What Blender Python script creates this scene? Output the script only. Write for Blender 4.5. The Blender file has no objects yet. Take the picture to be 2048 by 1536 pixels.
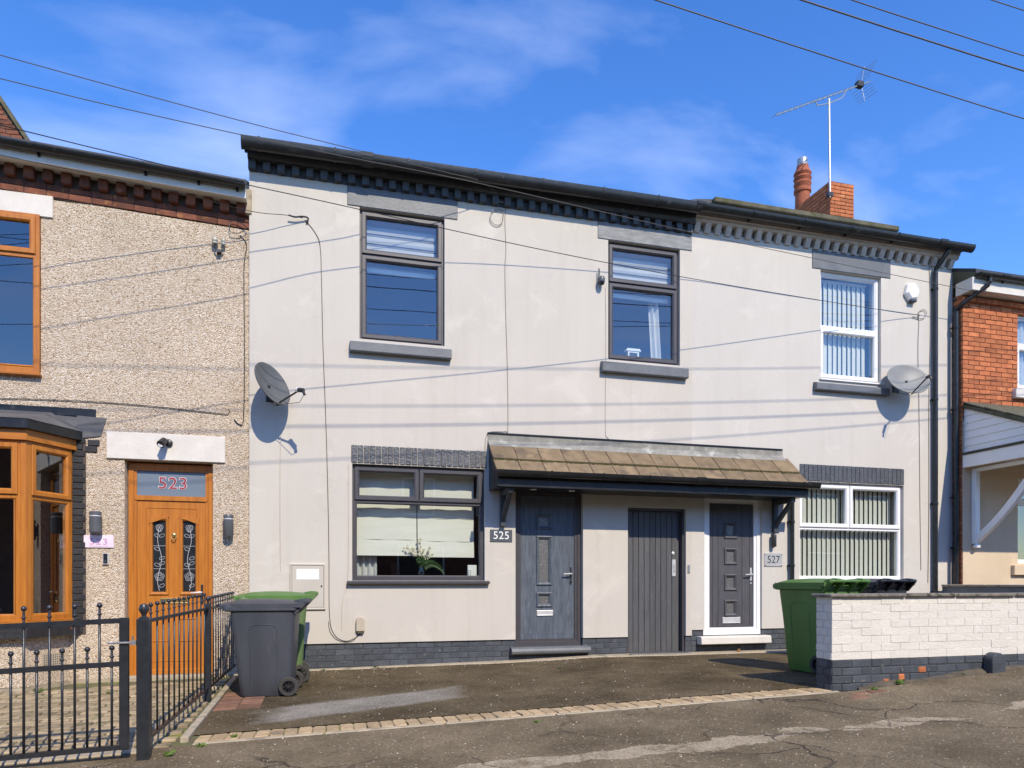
import bpy, math, random
from mathutils import Vector, Matrix
random.seed(7)
SC = bpy.context.scene
COL = SC.collection
rad = math.radians

# ------------------------------------------------------------------ camera
ZC, DC, TH, FPX = 1.05, 8.95, rad(15.05), 1391.0
cd = bpy.data.cameras.new('camera'); cam = bpy.data.objects.new('camera', cd); COL.objects.link(cam)
cd.sensor_width = 36.0; cd.lens = FPX / 2048 * 36; cd.shift_y = (1165 - 768) / 2048
cd.clip_start = 0.05; cd.clip_end = 1500
cam.location = (0, -DC, ZC); cam.rotation_euler = (rad(90), 0, -TH)
SC.camera = cam
SC.render.resolution_x = 1024; SC.render.resolution_y = 768

# ------------------------------------------------------------------ sky, sun, exposure
SUN_AZ, SUN_EL = 10.8, 42.0
w = bpy.data.worlds.new('World'); SC.world = w; w.use_nodes = True
nt = w.node_tree; nt.nodes.clear()
def wn(t, **k):
    n = nt.nodes.new(t)
    for a, b in k.items(): setattr(n, a, b)
    return n
out = wn('ShaderNodeOutputWorld'); bg = wn('ShaderNodeBackground'); sky = wn('ShaderNodeTexSky')
sky.sky_type = 'NISHITA'; sky.sun_disc = False
sky.sun_elevation = rad(SUN_EL); sky.sun_rotation = rad(180 - SUN_AZ)
sky.air_density = 1.0; sky.dust_density = 0.05; sky.ozone_density = 2.5; sky.altitude = 100
hsv = wn('ShaderNodeHueSaturation'); hsv.inputs['Saturation'].default_value = 1.30; hsv.inputs['Hue'].default_value = 0.513
hsv.inputs['Value'].default_value = 1.38
nt.links.new(sky.outputs[0], hsv.inputs['Color'])
tc = wn('ShaderNodeTexCoord'); sep = wn('ShaderNodeSeparateXYZ'); nt.links.new(tc.outputs['Generated'], sep.inputs[0])
# clouds: project the direction on a flat layer overhead
mz = wn('ShaderNodeMath', operation='ADD'); nt.links.new(sep.outputs[2], mz.inputs[0]); mz.inputs[1].default_value = 0.12
dx = wn('ShaderNodeMath', operation='DIVIDE'); dy = wn('ShaderNodeMath', operation='DIVIDE')
nt.links.new(sep.outputs[0], dx.inputs[0]); nt.links.new(mz.outputs[0], dx.inputs[1])
nt.links.new(sep.outputs[1], dy.inputs[0]); nt.links.new(mz.outputs[0], dy.inputs[1])
cmb = wn('ShaderNodeCombineXYZ'); nt.links.new(dx.outputs[0], cmb.inputs[0]); nt.links.new(dy.outputs[0], cmb.inputs[1])
mp = wn('ShaderNodeMapping'); mp.inputs['Rotation'].default_value = (0, 0, rad(-12)); mp.inputs['Scale'].default_value = (0.75, 1.25, 1)
mp.inputs['Location'].default_value = (3.1, 1.3, 0)
nt.links.new(cmb.outputs[0], mp.inputs['Vector'])
n1 = wn('ShaderNodeTexNoise'); n1.inputs['Scale'].default_value = 1.7; n1.inputs['Detail'].default_value = 7; n1.inputs['Roughness'].default_value = 0.52
n1.inputs['Distortion'].default_value = 0.35
nt.links.new(mp.outputs[0], n1.inputs['Vector'])
cr = wn('ShaderNodeValToRGB'); cr.color_ramp.elements[0].position = 0.505; cr.color_ramp.elements[1].position = 0.84
cr.color_ramp.elements[1].color = (0.50, 0.50, 0.50, 1)
nt.links.new(n1.outputs['Fac'], cr.inputs['Fac'])
mixc = wn('ShaderNodeMixRGB'); nt.links.new(cr.outputs['Color'], mixc.inputs['Fac']); nt.links.new(hsv.outputs['Color'], mixc.inputs['Color1'])
mixc.inputs['Color2'].default_value = (5.6, 6.2, 7.8, 1)
nt.links.new(mixc.outputs['Color'], bg.inputs['Color']); bg.inputs['Strength'].default_value = 0.15
nt.links.new(bg.outputs[0], out.inputs['Surface'])

sd = bpy.data.lights.new('sun', 'SUN'); so = bpy.data.objects.new('sun', sd); COL.objects.link(so)
sd.energy = 3.65; sd.angle = rad(0.53); sd.color = (1.0, 0.885, 0.70)
SV = Vector((math.sin(rad(SUN_AZ)) * math.cos(rad(SUN_EL)), -math.cos(rad(SUN_AZ)) * math.cos(rad(SUN_EL)), math.sin(rad(SUN_EL))))
so.rotation_euler = SV.to_track_quat('Z', 'Y').to_euler(); so.location = (3, -12, 12)
SC.view_settings.view_transform = 'Standard'; SC.view_settings.look = 'None'
SC.view_settings.exposure = 0.50; SC.view_settings.gamma = 1.0; SC.view_settings.use_curve_mapping = False

# ------------------------------------------------------------------ measuring: where a sight line meets an upright plane parallel to the facades
FW = Vector((math.sin(TH), math.cos(TH), 0)); RT = Vector((math.cos(TH), -math.sin(TH), 0))
def P(px, py, Y=0.0):
    d = FW + RT * ((px - 1024) / FPX) + Vector((0, 0, (1165 - py) / FPX))
    t = (Y + DC) / d.y
    return Vector((t * d.x, Y, ZC + t * d.z))

# ------------------------------------------------------------------ materials
MATS = {}
def mat(name, c1, c2=None, scale=6.0, rough=0.7, bump=0.0, bscale=60.0, metal=0.0, spec=0.5, stretch=(1, 1, 1), detail=5.0,
        c3=None, s3=40.0, t3=0.62, w3=0.06, rnd=0.0, ramp=(0.35, 0.65), bdist=0.01, coat=0.0, rvar=0.0):
    m = bpy.data.materials.new(name); m.use_nodes = True; MATS[name] = m
    t = m.node_tree; b = t.nodes['Principled BSDF']; L = t.links.new
    b.inputs['Roughness'].default_value = rough; b.inputs['Metallic'].default_value = metal
    b.inputs['Specular IOR Level'].default_value = spec
    if coat: b.inputs['Coat Weight'].default_value = coat; b.inputs['Coat Roughness'].default_value = 0.12
    tcn = t.nodes.new('ShaderNodeTexCoord'); mpn = t.nodes.new('ShaderNodeMapping'); L(tcn.outputs['Object'], mpn.inputs['Vector'])
    mpn.inputs['Scale'].default_value = stretch
    vec = mpn.outputs['Vector']
    if rnd:   # every piece shows another bit of the pattern
        oj = t.nodes.new('ShaderNodeObjectInfo'); sm = t.nodes.new('ShaderNodeVectorMath'); sm.operation = 'SCALE'; sm.inputs[0].default_value = (7.1, 13.7, 5.3); L(oj.outputs['Random'], sm.inputs['Scale'])
        av_ = t.nodes.new('ShaderNodeVectorMath'); L(vec, av_.inputs[0]); L(sm.outputs[0], av_.inputs[1]); vec = av_.outputs[0]
    if c2 is None: c2 = tuple(x * 0.82 for x in c1)
    n = t.nodes.new('ShaderNodeTexNoise'); n.inputs['Scale'].default_value = scale; n.inputs['Detail'].default_value = detail
    n.inputs['Roughness'].default_value = 0.6; L(vec, n.inputs['Vector'])
    r = t.nodes.new('ShaderNodeValToRGB'); r.color_ramp.elements[0].position = ramp[0]; r.color_ramp.elements[1].position = ramp[1]
    r.color_ramp.elements[0].color = (*c2, 1); r.color_ramp.elements[1].color = (*c1, 1); L(n.outputs['Fac'], r.inputs['Fac'])
    colr = r.outputs['Color']
    if c3 is not None:
        n3 = t.nodes.new('ShaderNodeTexNoise'); n3.inputs['Scale'].default_value = s3; n3.inputs['Detail'].default_value = 4; L(vec, n3.inputs['Vector'])
        r3 = t.nodes.new('ShaderNodeValToRGB'); r3.color_ramp.elements[0].position = t3; r3.color_ramp.elements[1].position = t3 + w3
        L(n3.outputs['Fac'], r3.inputs['Fac'])
        mx = t.nodes.new('ShaderNodeMixRGB'); L(r3.outputs['Color'], mx.inputs['Fac']); L(colr, mx.inputs['Color1']); mx.inputs['Color2'].default_value = (*c3, 1)
        colr = mx.outputs['Color']
    if rnd:
        oi = t.nodes.new('ShaderNodeObjectInfo'); mr = t.nodes.new('ShaderNodeMapRange')
        mr.inputs['To Min'].default_value = 1 - rnd; mr.inputs['To Max'].default_value = 1 + rnd; L(oi.outputs['Random'], mr.inputs['Value'])
        vm = t.nodes.new('ShaderNodeVectorMath'); vm.operation = 'SCALE'; L(colr, vm.inputs[0]); L(mr.outputs[0], vm.inputs['Scale'])
        colr = vm.outputs[0]
    L(colr, b.inputs['Base Color'])
    if rvar:
        mr2 = t.nodes.new('ShaderNodeMapRange'); mr2.inputs['To Min'].default_value = rough - rvar; mr2.inputs['To Max'].default_value = rough + rvar
        L(n.outputs['Fac'], mr2.inputs['Value']); L(mr2.outputs[0], b.inputs['Roughness'])
    if bump:
        nb = t.nodes.new('ShaderNodeTexNoise'); nb.inputs['Scale'].default_value = bscale; nb.inputs['Detail'].default_value = 5; L(vec, nb.inputs['Vector'])
        bp = t.nodes.new('ShaderNodeBump'); bp.inputs['Strength'].default_value = bump; bp.inputs['Distance'].default_value = bdist
        L(nb.outputs['Fac'], bp.inputs['Height']); L(bp.outputs[0], b.inputs['Normal'])
    return m

mat('tan_render', (0.62, 0.50, 0.36), (0.56, 0.45, 0.32), scale=3, rough=0.9, bump=0.3, bscale=160, bdist=0.004)
mat('plinth', (0.066, 0.076, 0.092), (0.044, 0.050, 0.062), scale=7, rough=0.65, bump=0.5, bscale=45, c3=(0.15, 0.14, 0.13), s3=22, t3=0.67, w3=0.05, rnd=0.16)
mat('plinth_mortar', (0.052, 0.058, 0.068), (0.036, 0.04, 0.047), scale=12, rough=0.8, bump=0.5, bscale=60, c3=(0.2, 0.18, 0.15), s3=9, t3=0.66, w3=0.06)
mat('grey_paint', (0.135, 0.145, 0.158), (0.105, 0.113, 0.124), scale=5, rough=0.5, bump=0.5, bscale=40, bdist=0.006)
mat('grey_paint_worn', (0.25, 0.255, 0.262), (0.155, 0.162, 0.17), scale=9, rough=0.6, bump=0.6, bscale=35, bdist=0.008, stretch=(0.6, 1, 2.2))
mat('cornice_paint', (0.052, 0.058, 0.067), (0.036, 0.040, 0.047), scale=9, rough=0.55, bump=0.4, bscale=50, c3=(0.13, 0.14, 0.15), s3=16, t3=0.66, w3=0.08)
mat('soldier_paint', (0.082, 0.088, 0.098), (0.05, 0.055, 0.062), scale=22, rough=0.42, bump=1.0, bscale=42, bdist=0.012, rnd=0.1, spec=0.7)
mat('dentil_cream', (0.52, 0.475, 0.43), (0.43, 0.39, 0.35), scale=9, rough=0.9, bump=0.4, bscale=60)
mat('anthracite', (0.062, 0.058, 0.066), (0.052, 0.049, 0.056), scale=12, rough=0.42, bump=0.08, bscale=90, spec=0.5)
mat('door_blue', (0.102, 0.122, 0.150), (0.060, 0.073, 0.093), scale=4, rough=0.5, bump=0.35, bscale=26, bdist=0.004, stretch=(7, 1, 1.0), c3=(0.15, 0.175, 0.21), s3=6, t3=0.6, w3=0.2)
mat('door_grey', (0.085, 0.082, 0.092), (0.062, 0.060, 0.068), scale=5, rough=0.5, bump=0.35, bscale=26, bdist=0.004, stretch=(9, 1, 1.0))
mat('plank_paint', (0.088, 0.088, 0.092), (0.065, 0.066, 0.07), scale=5, rough=0.6, bump=0.4, bscale=24, bdist=0.004, stretch=(8, 1, 0.8), c3=(0.16, 0.155, 0.15), s3=7, t3=0.68, w3=0.06, rnd=0.12)
mat('white_pvc', (0.80, 0.80, 0.80), (0.76, 0.76, 0.76), scale=5, rough=0.28, spec=0.5)
mat('white_paint', (0.66, 0.625, 0.57), (0.59, 0.555, 0.50), scale=5, rough=0.6, bump=0.25, bscale=40)
mat('oak', (0.50, 0.185, 0.022), (0.36, 0.115, 0.012), scale=3.2, rough=0.40, bump=0.12, bscale=22, bdist=0.003, stretch=(9, 9, 0.9), detail=8, ramp=(0.3, 0.72))
mat('oak_h', (0.50, 0.185, 0.022), (0.36, 0.115, 0.012), scale=3.2, rough=0.40, bump=0.12, bscale=22, bdist=0.003, stretch=(0.9, 9, 9), detail=8, ramp=(0.3, 0.72))
mat('black_pvc', (0.016, 0.017, 0.019), (0.011, 0.012, 0.013), scale=9, rough=0.33, spec=0.5, c3=(0.05, 0.05, 0.048), s3=12, t3=0.62, w3=0.15, rvar=0.12)
mat('black_iron', (0.024, 0.027, 0.033), (0.016, 0.018, 0.022), scale=14, rough=0.36, bump=0.15, bscale=70, spec=0.6)
mat('black_brick', (0.022, 0.022, 0.025), (0.014, 0.014, 0.016), scale=14, rough=0.6, bump=0.5, bscale=60, c3=(0.24, 0.075, 0.04), s3=9, t3=0.72, w3=0.03, rnd=0.25)
mat('red_brick', (0.50, 0.165, 0.062), (0.36, 0.105, 0.038), scale=9, rough=0.88, bump=0.6, bscale=70, rnd=0.2, c3=(0.58, 0.27, 0.12), s3=14, t3=0.63, w3=0.12)
mat('brick_shade', (0.16, 0.052, 0.026), (0.09, 0.03, 0.018), scale=9, rough=0.9, bump=0.6, bscale=70, rnd=0.3)
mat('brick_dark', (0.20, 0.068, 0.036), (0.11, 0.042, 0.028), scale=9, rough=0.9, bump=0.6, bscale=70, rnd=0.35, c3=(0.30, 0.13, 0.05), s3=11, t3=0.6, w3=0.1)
mat('mortar', (0.40, 0.25, 0.15), (0.30, 0.18, 0.105), scale=30, rough=0.95, bump=0.5, bscale=90)
mat('mortar_dark', (0.11, 0.085, 0.07), (0.07, 0.055, 0.045), scale=30, rough=0.95, bump=0.5, bscale=90)
mat('white_brick', (0.645, 0.615, 0.56), (0.605, 0.575, 0.52), scale=6, rough=0.8, bump=0.7, bscale=42, bdist=0.008, rnd=0.02, c3=(0.70, 0.665, 0.62), s3=8, t3=0.62, w3=0.1)
mat('white_mortar', (0.62, 0.59, 0.54), (0.57, 0.54, 0.49), scale=9, rough=0.85, bump=0.5, bscale=60)
mat('coping', (0.25, 0.225, 0.185), (0.12, 0.108, 0.09), scale=9, rough=0.9, bump=0.8, bscale=40, c3=(0.05, 0.048, 0.042), s3=13, t3=0.56, w3=0.1)
mat('concrete', (0.43, 0.365, 0.265), (0.31, 0.26, 0.185), scale=8, rough=0.92, bump=0.5, bscale=70, c3=(0.19, 0.17, 0.13), s3=5, t3=0.56, w3=0.15)
mat('paver', (0.50, 0.365, 0.205), (0.37, 0.265, 0.145), scale=10, rough=0.92, bump=0.6, bscale=90, rnd=0.2, c3=(0.24, 0.18, 0.115), s3=7, t3=0.56, w3=0.14)
mat('yard_paver', (0.38, 0.30, 0.185), (0.24, 0.185, 0.11), scale=9, rough=0.92, bump=0.6, bscale=90, rnd=0.28, c3=(0.13, 0.12, 0.06), s3=6, t3=0.56, w3=0.12)
mat('red_paver', (0.23, 0.115, 0.07), (0.15, 0.08, 0.05), scale=9, rough=0.92, bump=0.6, bscale=90, rnd=0.25)
mat('moss_joint', (0.14, 0.14, 0.05), (0.10, 0.085, 0.055), scale=7, rough=1.0, bump=1.0, bscale=90, c3=(0.20, 0.22, 0.04), s3=4, t3=0.52, w3=0.1)
mat('roof_tile', (0.235, 0.170, 0.098), (0.155, 0.112, 0.064), scale=7, rough=0.92, bump=0.6, bscale=90, rnd=0.14, c3=(0.115, 0.083, 0.056), s3=3.4, t3=0.57, w3=0.10)
mat('moss_tile', (0.125, 0.115, 0.075), (0.075, 0.070, 0.045), scale=5, rough=0.95, bump=0.8, bscale=60, c3=(0.07, 0.07, 0.03), s3=8, t3=0.55, w3=0.1)
mat('slate', (0.04, 0.042, 0.05), (0.026, 0.027, 0.033), scale=8, rough=0.6, bump=0.5, bscale=20)
mat('lead', (0.30, 0.29, 0.255), (0.20, 0.195, 0.175), scale=6, spec=0.2, rough=0.85, bump=0.5, bscale=18, bdist=0.01, c3=(0.42, 0.42, 0.38), s3=7, t3=0.58, w3=0.15)
mat('lead_dark', (0.115, 0.115, 0.12), (0.075, 0.075, 0.08), scale=4, rough=0.5, bump=0.6, bscale=7, bdist=0.02)
mat('terracotta', (0.36, 0.10, 0.045), (0.24, 0.065, 0.03), scale=9, rough=0.8, bump=0.3, bscale=40)
mat('steel', (0.72, 0.72, 0.72), (0.62, 0.62, 0.62), scale=9, rough=0.32, metal=0.35)
mat('galv', (0.45, 0.46, 0.46), (0.3, 0.3, 0.3), scale=30, rough=0.45, metal=0.7)
mat('brass', (0.75, 0.55, 0.22), (0.6, 0.42, 0.15), scale=30, rough=0.3, metal=0.9)
mat('dish_grey', (0.105, 0.11, 0.112), (0.085, 0.09, 0.092), scale=5, rough=0.5, spec=0.4, bump=0.05)
mat('dish_pale', (0.225, 0.23, 0.222), (0.19, 0.195, 0.188), scale=5, rough=0.5, spec=0.4)
mat('dark_plastic', (0.025, 0.025, 0.028), rough=0.4)
mat('grey_plastic', (0.10, 0.105, 0.115), (0.085, 0.09, 0.10), scale=8, rough=0.4)
mat('bin_grey', (0.056, 0.062, 0.076), (0.042, 0.047, 0.058), scale=4, rough=0.48, bump=0.15, bscale=160, c3=(0.12, 0.115, 0.105), s3=9, t3=0.62, w3=0.14, stretch=(1, 1, .35), rvar=.1)
mat('bin_green', (0.092, 0.195, 0.045), (0.068, 0.155, 0.033), scale=4, rough=0.45, bump=0.15, bscale=160, c3=(0.13, 0.20, 0.075), s3=9, t3=0.62, w3=0.14, stretch=(1, 1, .35), rvar=.1)
mat('bin_faded', (0.12, 0.19, 0.07), (0.09, 0.15, 0.05), scale=5, rough=0.5, bump=0.1, bscale=160)
mat('bin_dark', (0.022, 0.025, 0.034), (0.016, 0.018, 0.025), scale=5, rough=0.38)
mat('rubber', (0.055, 0.050, 0.045), (0.035, 0.032, 0.03), scale=14, rough=0.85)
mat('beige_plastic', (0.47, 0.41, 0.32), (0.43, 0.37, 0.29), scale=6, rough=0.5)
mat('box_paint', (0.50, 0.46, 0.395), (0.47, 0.43, 0.37), scale=4, rough=0.5)
mat('cable_black', (0.02, 0.02, 0.02), rough=0.5)
mat('moss', (0.10, 0.10, 0.028), (0.05, 0.052, 0.018), scale=30, rough=1.0, bump=1.0, bscale=120)
mat('wire_dark', (0.10, 0.092, 0.083), rough=0.6)
mat('cable_grey', (0.28, 0.26, 0.24), rough=0.6)
mat('cable_pale', (0.52, 0.47, 0.42), rough=0.6)
mat('white_plain', (0.82, 0.82, 0.81), (0.79, 0.79, 0.78), rough=0.5)
mat('plaque_grey', (0.085, 0.095, 0.11), (0.075, 0.085, 0.098), rough=0.35)
mat('plaque_steel', (0.55, 0.55, 0.54), (0.47, 0.47, 0.46), scale=4, rough=0.35, metal=0.3)
mat('plaque_pink', (0.74, 0.56, 0.70), (0.78, 0.72, 0.78), scale=9, rough=0.3)
mat('pink_ink', (0.55, 0.30, 0.55), rough=0.5)
mat('ink_dark', (0.05, 0.06, 0.08), rough=0.4)
mat('ink_red', (0.36, 0.035, 0.05), rough=0.4)
mat('ink_pale', (0.62, 0.62, 0.66), rough=0.4)
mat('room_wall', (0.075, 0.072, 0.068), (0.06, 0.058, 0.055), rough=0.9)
mat('blind_cream', (0.84, 0.82, 0.75), (0.79, 0.77, 0.70), scale=7, rough=0.9, stretch=(0.4, 1, 3), bump=0.15, bscale=120)
mat('blind_grey', (0.50, 0.51, 0.53), (0.46, 0.47, 0.49), rough=0.85)
mat('blind_dark', (0.22, 0.23, 0.25), rough=0.85)
mat('slat_cream', (0.72, 0.72, 0.66), (0.66, 0.66, 0.60), scale=9, rough=0.85, stretch=(1, 1, 0.2))
mat('curtain', (0.70, 0.70, 0.69), (0.62, 0.62, 0.62), rough=0.9)
mat('net_curtain', (0.60, 0.63, 0.68), (0.48, 0.51, 0.56), scale=18, rough=0.9, stretch=(3, 1, 0.3))
mat('leaf_green', (0.075, 0.16, 0.035), (0.045, 0.10, 0.022), scale=9, rough=0.6, rnd=0.3)
mat('weed', (0.12, 0.19, 0.03), (0.07, 0.12, 0.02), scale=9, rough=0.7, rnd=0.3)
mat('petal', (0.76, 0.70, 0.52), (0.70, 0.62, 0.44), scale=9, rough=0.7)
mat('dead_leaf', (0.36, 0.19, 0.07), (0.25, 0.12, 0.04), rough=0.8)
mat('ceramic', (0.42, 0.42, 0.36), (0.32, 0.32, 0.27), scale=30, rough=0.3)
mat('soil', (0.12, 0.098, 0.068), (0.075, 0.062, 0.045), scale=9, rough=1.0, bump=0.8, bscale=60)
mat('sand_pebble', (0.45, 0.42, 0.36), (0.3, 0.27, 0.22), rough=0.9, rnd=0.3)

def mat_glass(name, tint=(0.95, 0.97, 0.96), base=0.15, obscure=False):
    m = bpy.data.materials.new(name); m.use_nodes = True; MATS[name] = m
    t = m.node_tree; t.nodes.clear(); L = t.links.new
    o = t.nodes.new('ShaderNodeOutputMaterial'); mx = t.nodes.new('ShaderNodeMixShader'); tr = t.nodes.new('ShaderNodeBsdfTransparent')
    gl = t.nodes.new('ShaderNodeBsdfGlossy'); gl.inputs['Roughness'].default_value = 0.22 if obscure else 0.004
    tr.inputs['Color'].default_value = (*tint, 1)
    fr = t.nodes.new('ShaderNodeFresnel'); fr.inputs['IOR'].default_value = 1.5
    ad = t.nodes.new('ShaderNodeMath'); ad.operation = 'ADD'; ad.use_clamp = True; ad.inputs[1].default_value = base
    nz = t.nodes.new('ShaderNodeTexNoise'); nz.inputs['Scale'].default_value = 1.6; nz.inputs['Detail'].default_value = 1
    tcn = t.nodes.new('ShaderNodeTexCoord'); L(tcn.outputs['Object'], nz.inputs['Vector'])
    bp = t.nodes.new('ShaderNodeBump'); bp.inputs['Strength'].default_value = 0.03; bp.inputs['Distance'].default_value = 0.02
    L(nz.outputs['Fac'], bp.inputs['Height']); L(bp.outputs[0], gl.inputs['Normal'])
    ge = t.nodes.new('ShaderNodeNewGeometry'); fm = t.nodes.new('ShaderNodeMath'); fm.operation = 'SUBTRACT'; fm.inputs[0].default_value = 1.0; L(ge.outputs['Backfacing'], fm.inputs[1])
    mu = t.nodes.new('ShaderNodeMath'); mu.operation = 'MULTIPLY'; L(ad.outputs[0], mu.inputs[0]); L(fm.outputs[0], mu.inputs[1])   # one reflection per pane
    L(fr.outputs[0], ad.inputs[0]); L(mu.outputs[0], mx.inputs['Fac']); L(tr.outputs[0], mx.inputs[1])
    if obscure:
        df = t.nodes.new('ShaderNodeBsdfDiffuse'); df.inputs['Color'].default_value = (0.10, 0.10, 0.095, 1)
        ns = t.nodes.new('ShaderNodeTexNoise'); ns.inputs['Scale'].default_value = 70; L(tcn.outputs['Object'], ns.inputs['Vector'])
        r = t.nodes.new('ShaderNodeValToRGB'); r.color_ramp.elements[0].color = (0.05, 0.05, 0.048, 1); r.color_ramp.elements[1].color = (0.19, 0.185, 0.17, 1)
        L(ns.outputs['Fac'], r.inputs['Fac']); L(r.outputs[0], df.inputs['Color'])
        bp.inputs['Strength'].default_value = 0.4; nz.inputs['Scale'].default_value = 60
        L(df.outputs[0], mx.inputs[1])
    L(gl.outputs[0], mx.inputs[2]); L(mx.outputs[0], o.inputs['Surface'])
    return m
mat_glass('glass'); mat_glass('obscure_glass', obscure=True, base=0.06); mat_glass('vase_glass', tint=(0.8, 0.82, 0.82), base=0.08)
mat('fanlight_glass', (0.17, 0.215, 0.27), (0.15, 0.19, 0.24), scale=60, rough=0.25, bump=0.2, bscale=160)
mat('dark_glass', (0.022, 0.026, 0.03), (0.016, 0.019, 0.022), rough=0.12, bump=0.3, bscale=120)

def mat_pebble():
    m = bpy.data.materials.new('pebbledash'); m.use_nodes = True; MATS['pebbledash'] = m
    t = m.node_tree; b = t.nodes['Principled BSDF']; L = t.links.new; b.inputs['Roughness'].default_value = 0.9
    tcn = t.nodes.new('ShaderNodeTexCoord')
    v = t.nodes.new('ShaderNodeTexVoronoi'); v.inputs['Scale'].default_value = 100; L(tcn.outputs['Object'], v.inputs['Vector'])
    s = t.nodes.new('ShaderNodeSeparateColor'); L(v.outputs['Color'], s.inputs[0])
    r = t.nodes.new('ShaderNodeValToRGB'); e = r.color_ramp.elements
    cols = [(0.0, (0.26, 0.17, 0.105)), (0.09, (0.38, 0.27, 0.185)), (0.20, (0.52, 0.39, 0.265)), (0.42, (0.63, 0.505, 0.365)), (0.72, (0.70, 0.59, 0.46)), (1.0, (0.80, 0.72, 0.62))]
    e[0].position = 0; e[0].color = (*cols[0][1], 1); e[1].position = 1; e[1].color = (*cols[-1][1], 1)
    for p_, c_ in cols[1:-1]:
        q = e.new(p_); q.color = (*c_, 1)
    L(s.outputs[0], r.inputs['Fac'])
    n = t.nodes.new('ShaderNodeTexNoise'); n.inputs['Scale'].default_value = 1.1; n.inputs['Detail'].default_value = 5; L(tcn.outputs['Object'], n.inputs['Vector'])
    mr = t.nodes.new('ShaderNodeMapRange'); mr.inputs['To Min'].default_value = 0.80; mr.inputs['To Max'].default_value = 1.22; L(n.outputs['Fac'], mr.inputs['Value'])
    vm = t.nodes.new('ShaderNodeVectorMath'); vm.operation = 'SCALE'; L(r.outputs[0], vm.inputs[0]); L(mr.outputs[0], vm.inputs['Scale'])
    L(vm.outputs[0], b.inputs['Base Color'])
    rr = t.nodes.new('ShaderNodeMapRange'); rr.inputs['From Min'].default_value = 0; rr.inputs['From Max'].default_value = 0.9
    rr.inputs['To Min'].default_value = 1; rr.inputs['To Max'].default_value = 0; L(v.outputs['Distance'], rr.inputs['Value'])
    bp = t.nodes.new('ShaderNodeBump'); bp.inputs['Strength'].default_value = 0.95; bp.inputs['Distance'].default_value = 0.013
    L(rr.outputs[0], bp.inputs['Height']); L(bp.outputs[0], b.inputs['Normal'])
mat_pebble()

def mat_render(name, c1, c2, stain, seed):
    m = bpy.data.materials.new(name); m.use_nodes = True; MATS[name] = m
    t = m.node_tree; b = t.nodes['Principled BSDF']; L = t.links.new; b.inputs['Roughness'].default_value = 0.92
    tcn = t.nodes.new('ShaderNodeTexCoord')
    def nz(sc, det, st, ro=0.6, dist=0.0):
        mpn = t.nodes.new('ShaderNodeMapping'); mpn.inputs['Scale'].default_value = st; mpn.inputs['Location'].default_value = (seed, 0, seed * .7); L(tcn.outputs['Object'], mpn.inputs['Vector'])
        n = t.nodes.new('ShaderNodeTexNoise'); n.inputs['Scale'].default_value = sc; n.inputs['Detail'].default_value = det; n.inputs['Roughness'].default_value = ro; n.inputs['Distortion'].default_value = dist
        L(mpn.outputs[0], n.inputs['Vector']); return n.outputs['Fac']
    def rp(f, a, c, ca=(0, 0, 0), cb=(1, 1, 1)):
        r = t.nodes.new('ShaderNodeValToRGB'); r.color_ramp.elements[0].position = a; r.color_ramp.elements[1].position = c
        r.color_ramp.elements[0].color = (*ca, 1); r.color_ramp.elements[1].color = (*cb, 1); L(f, r.inputs['Fac']); return r.outputs['Color']
    def mx(f, a, c, k=1.0):
        q = t.nodes.new('ShaderNodeMath'); q.operation = 'MULTIPLY'; L(f, q.inputs[0]); q.inputs[1].default_value = k
        x = t.nodes.new('ShaderNodeMixRGB'); L(q.outputs[0], x.inputs['Fac']); L(a, x.inputs['Color1']); x.inputs['Color2'].default_value = (*c, 1); return x.outputs['Color']
    col = rp(nz(0.9, 8, (1.2, 1, .8)), .34, .66, c2, c1)
    col = mx(rp(nz(2.6, 6, (2.4, 1, .16), .65), .50, .74), col, stain, .34)          # rain streaks
    col = mx(rp(nz(1.3, 5, (1, 1, 1.2), .7, .6), .56, .66), col, tuple(min(.8, v * 1.09) for v in c1), .7)   # touched-up patches
    col = mx(rp(nz(55, 3, (1, 1, 1)), .60, .74), col, tuple(v * .80 for v in c2), .55)   # fine grain
    n_ = t.nodes.new('ShaderNodeTexNoise'); n_.inputs['Scale'].default_value = 1.7; n_.inputs['Detail'].default_value = 7; L(tcn.outputs['Object'], n_.inputs['Vector'])
    ad = t.nodes.new('ShaderNodeVectorMath'); L(tcn.outputs['Object'], ad.inputs[0]); L(n_.outputs['Color'], ad.inputs[1])
    vo = t.nodes.new('ShaderNodeTexVoronoi'); vo.feature = 'DISTANCE_TO_EDGE'; vo.inputs['Scale'].default_value = .42; L(ad.outputs[0], vo.inputs['Vector'])
    col = mx(rp(vo.outputs['Distance'], .0015, .004, (1, 1, 1), (0, 0, 0)), col, tuple(v * .62 for v in c2), .13)   # hairline cracks
    L(col, b.inputs['Base Color'])
    bp = t.nodes.new('ShaderNodeBump'); bp.inputs['Strength'].default_value = 0.35; bp.inputs['Distance'].default_value = 0.005
    hh = t.nodes.new('ShaderNodeMath'); hh.operation = 'ADD'; L(nz(120, 4, (1, 1, 1)), hh.inputs[0]); L(nz(6, 4, (1, 1, 1)), hh.inputs[1]); L(hh.outputs[0], bp.inputs['Height']); L(bp.outputs[0], b.inputs['Normal'])
mat_render('render', (0.548, 0.509, 0.451), (0.510, 0.473, 0.418), (0.44, 0.402, 0.348), 0.0)
mat_render('render2', (0.555, 0.522, 0.472), (0.523, 0.491, 0.443), (0.46, 0.428, 0.380), 5.0)

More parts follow.
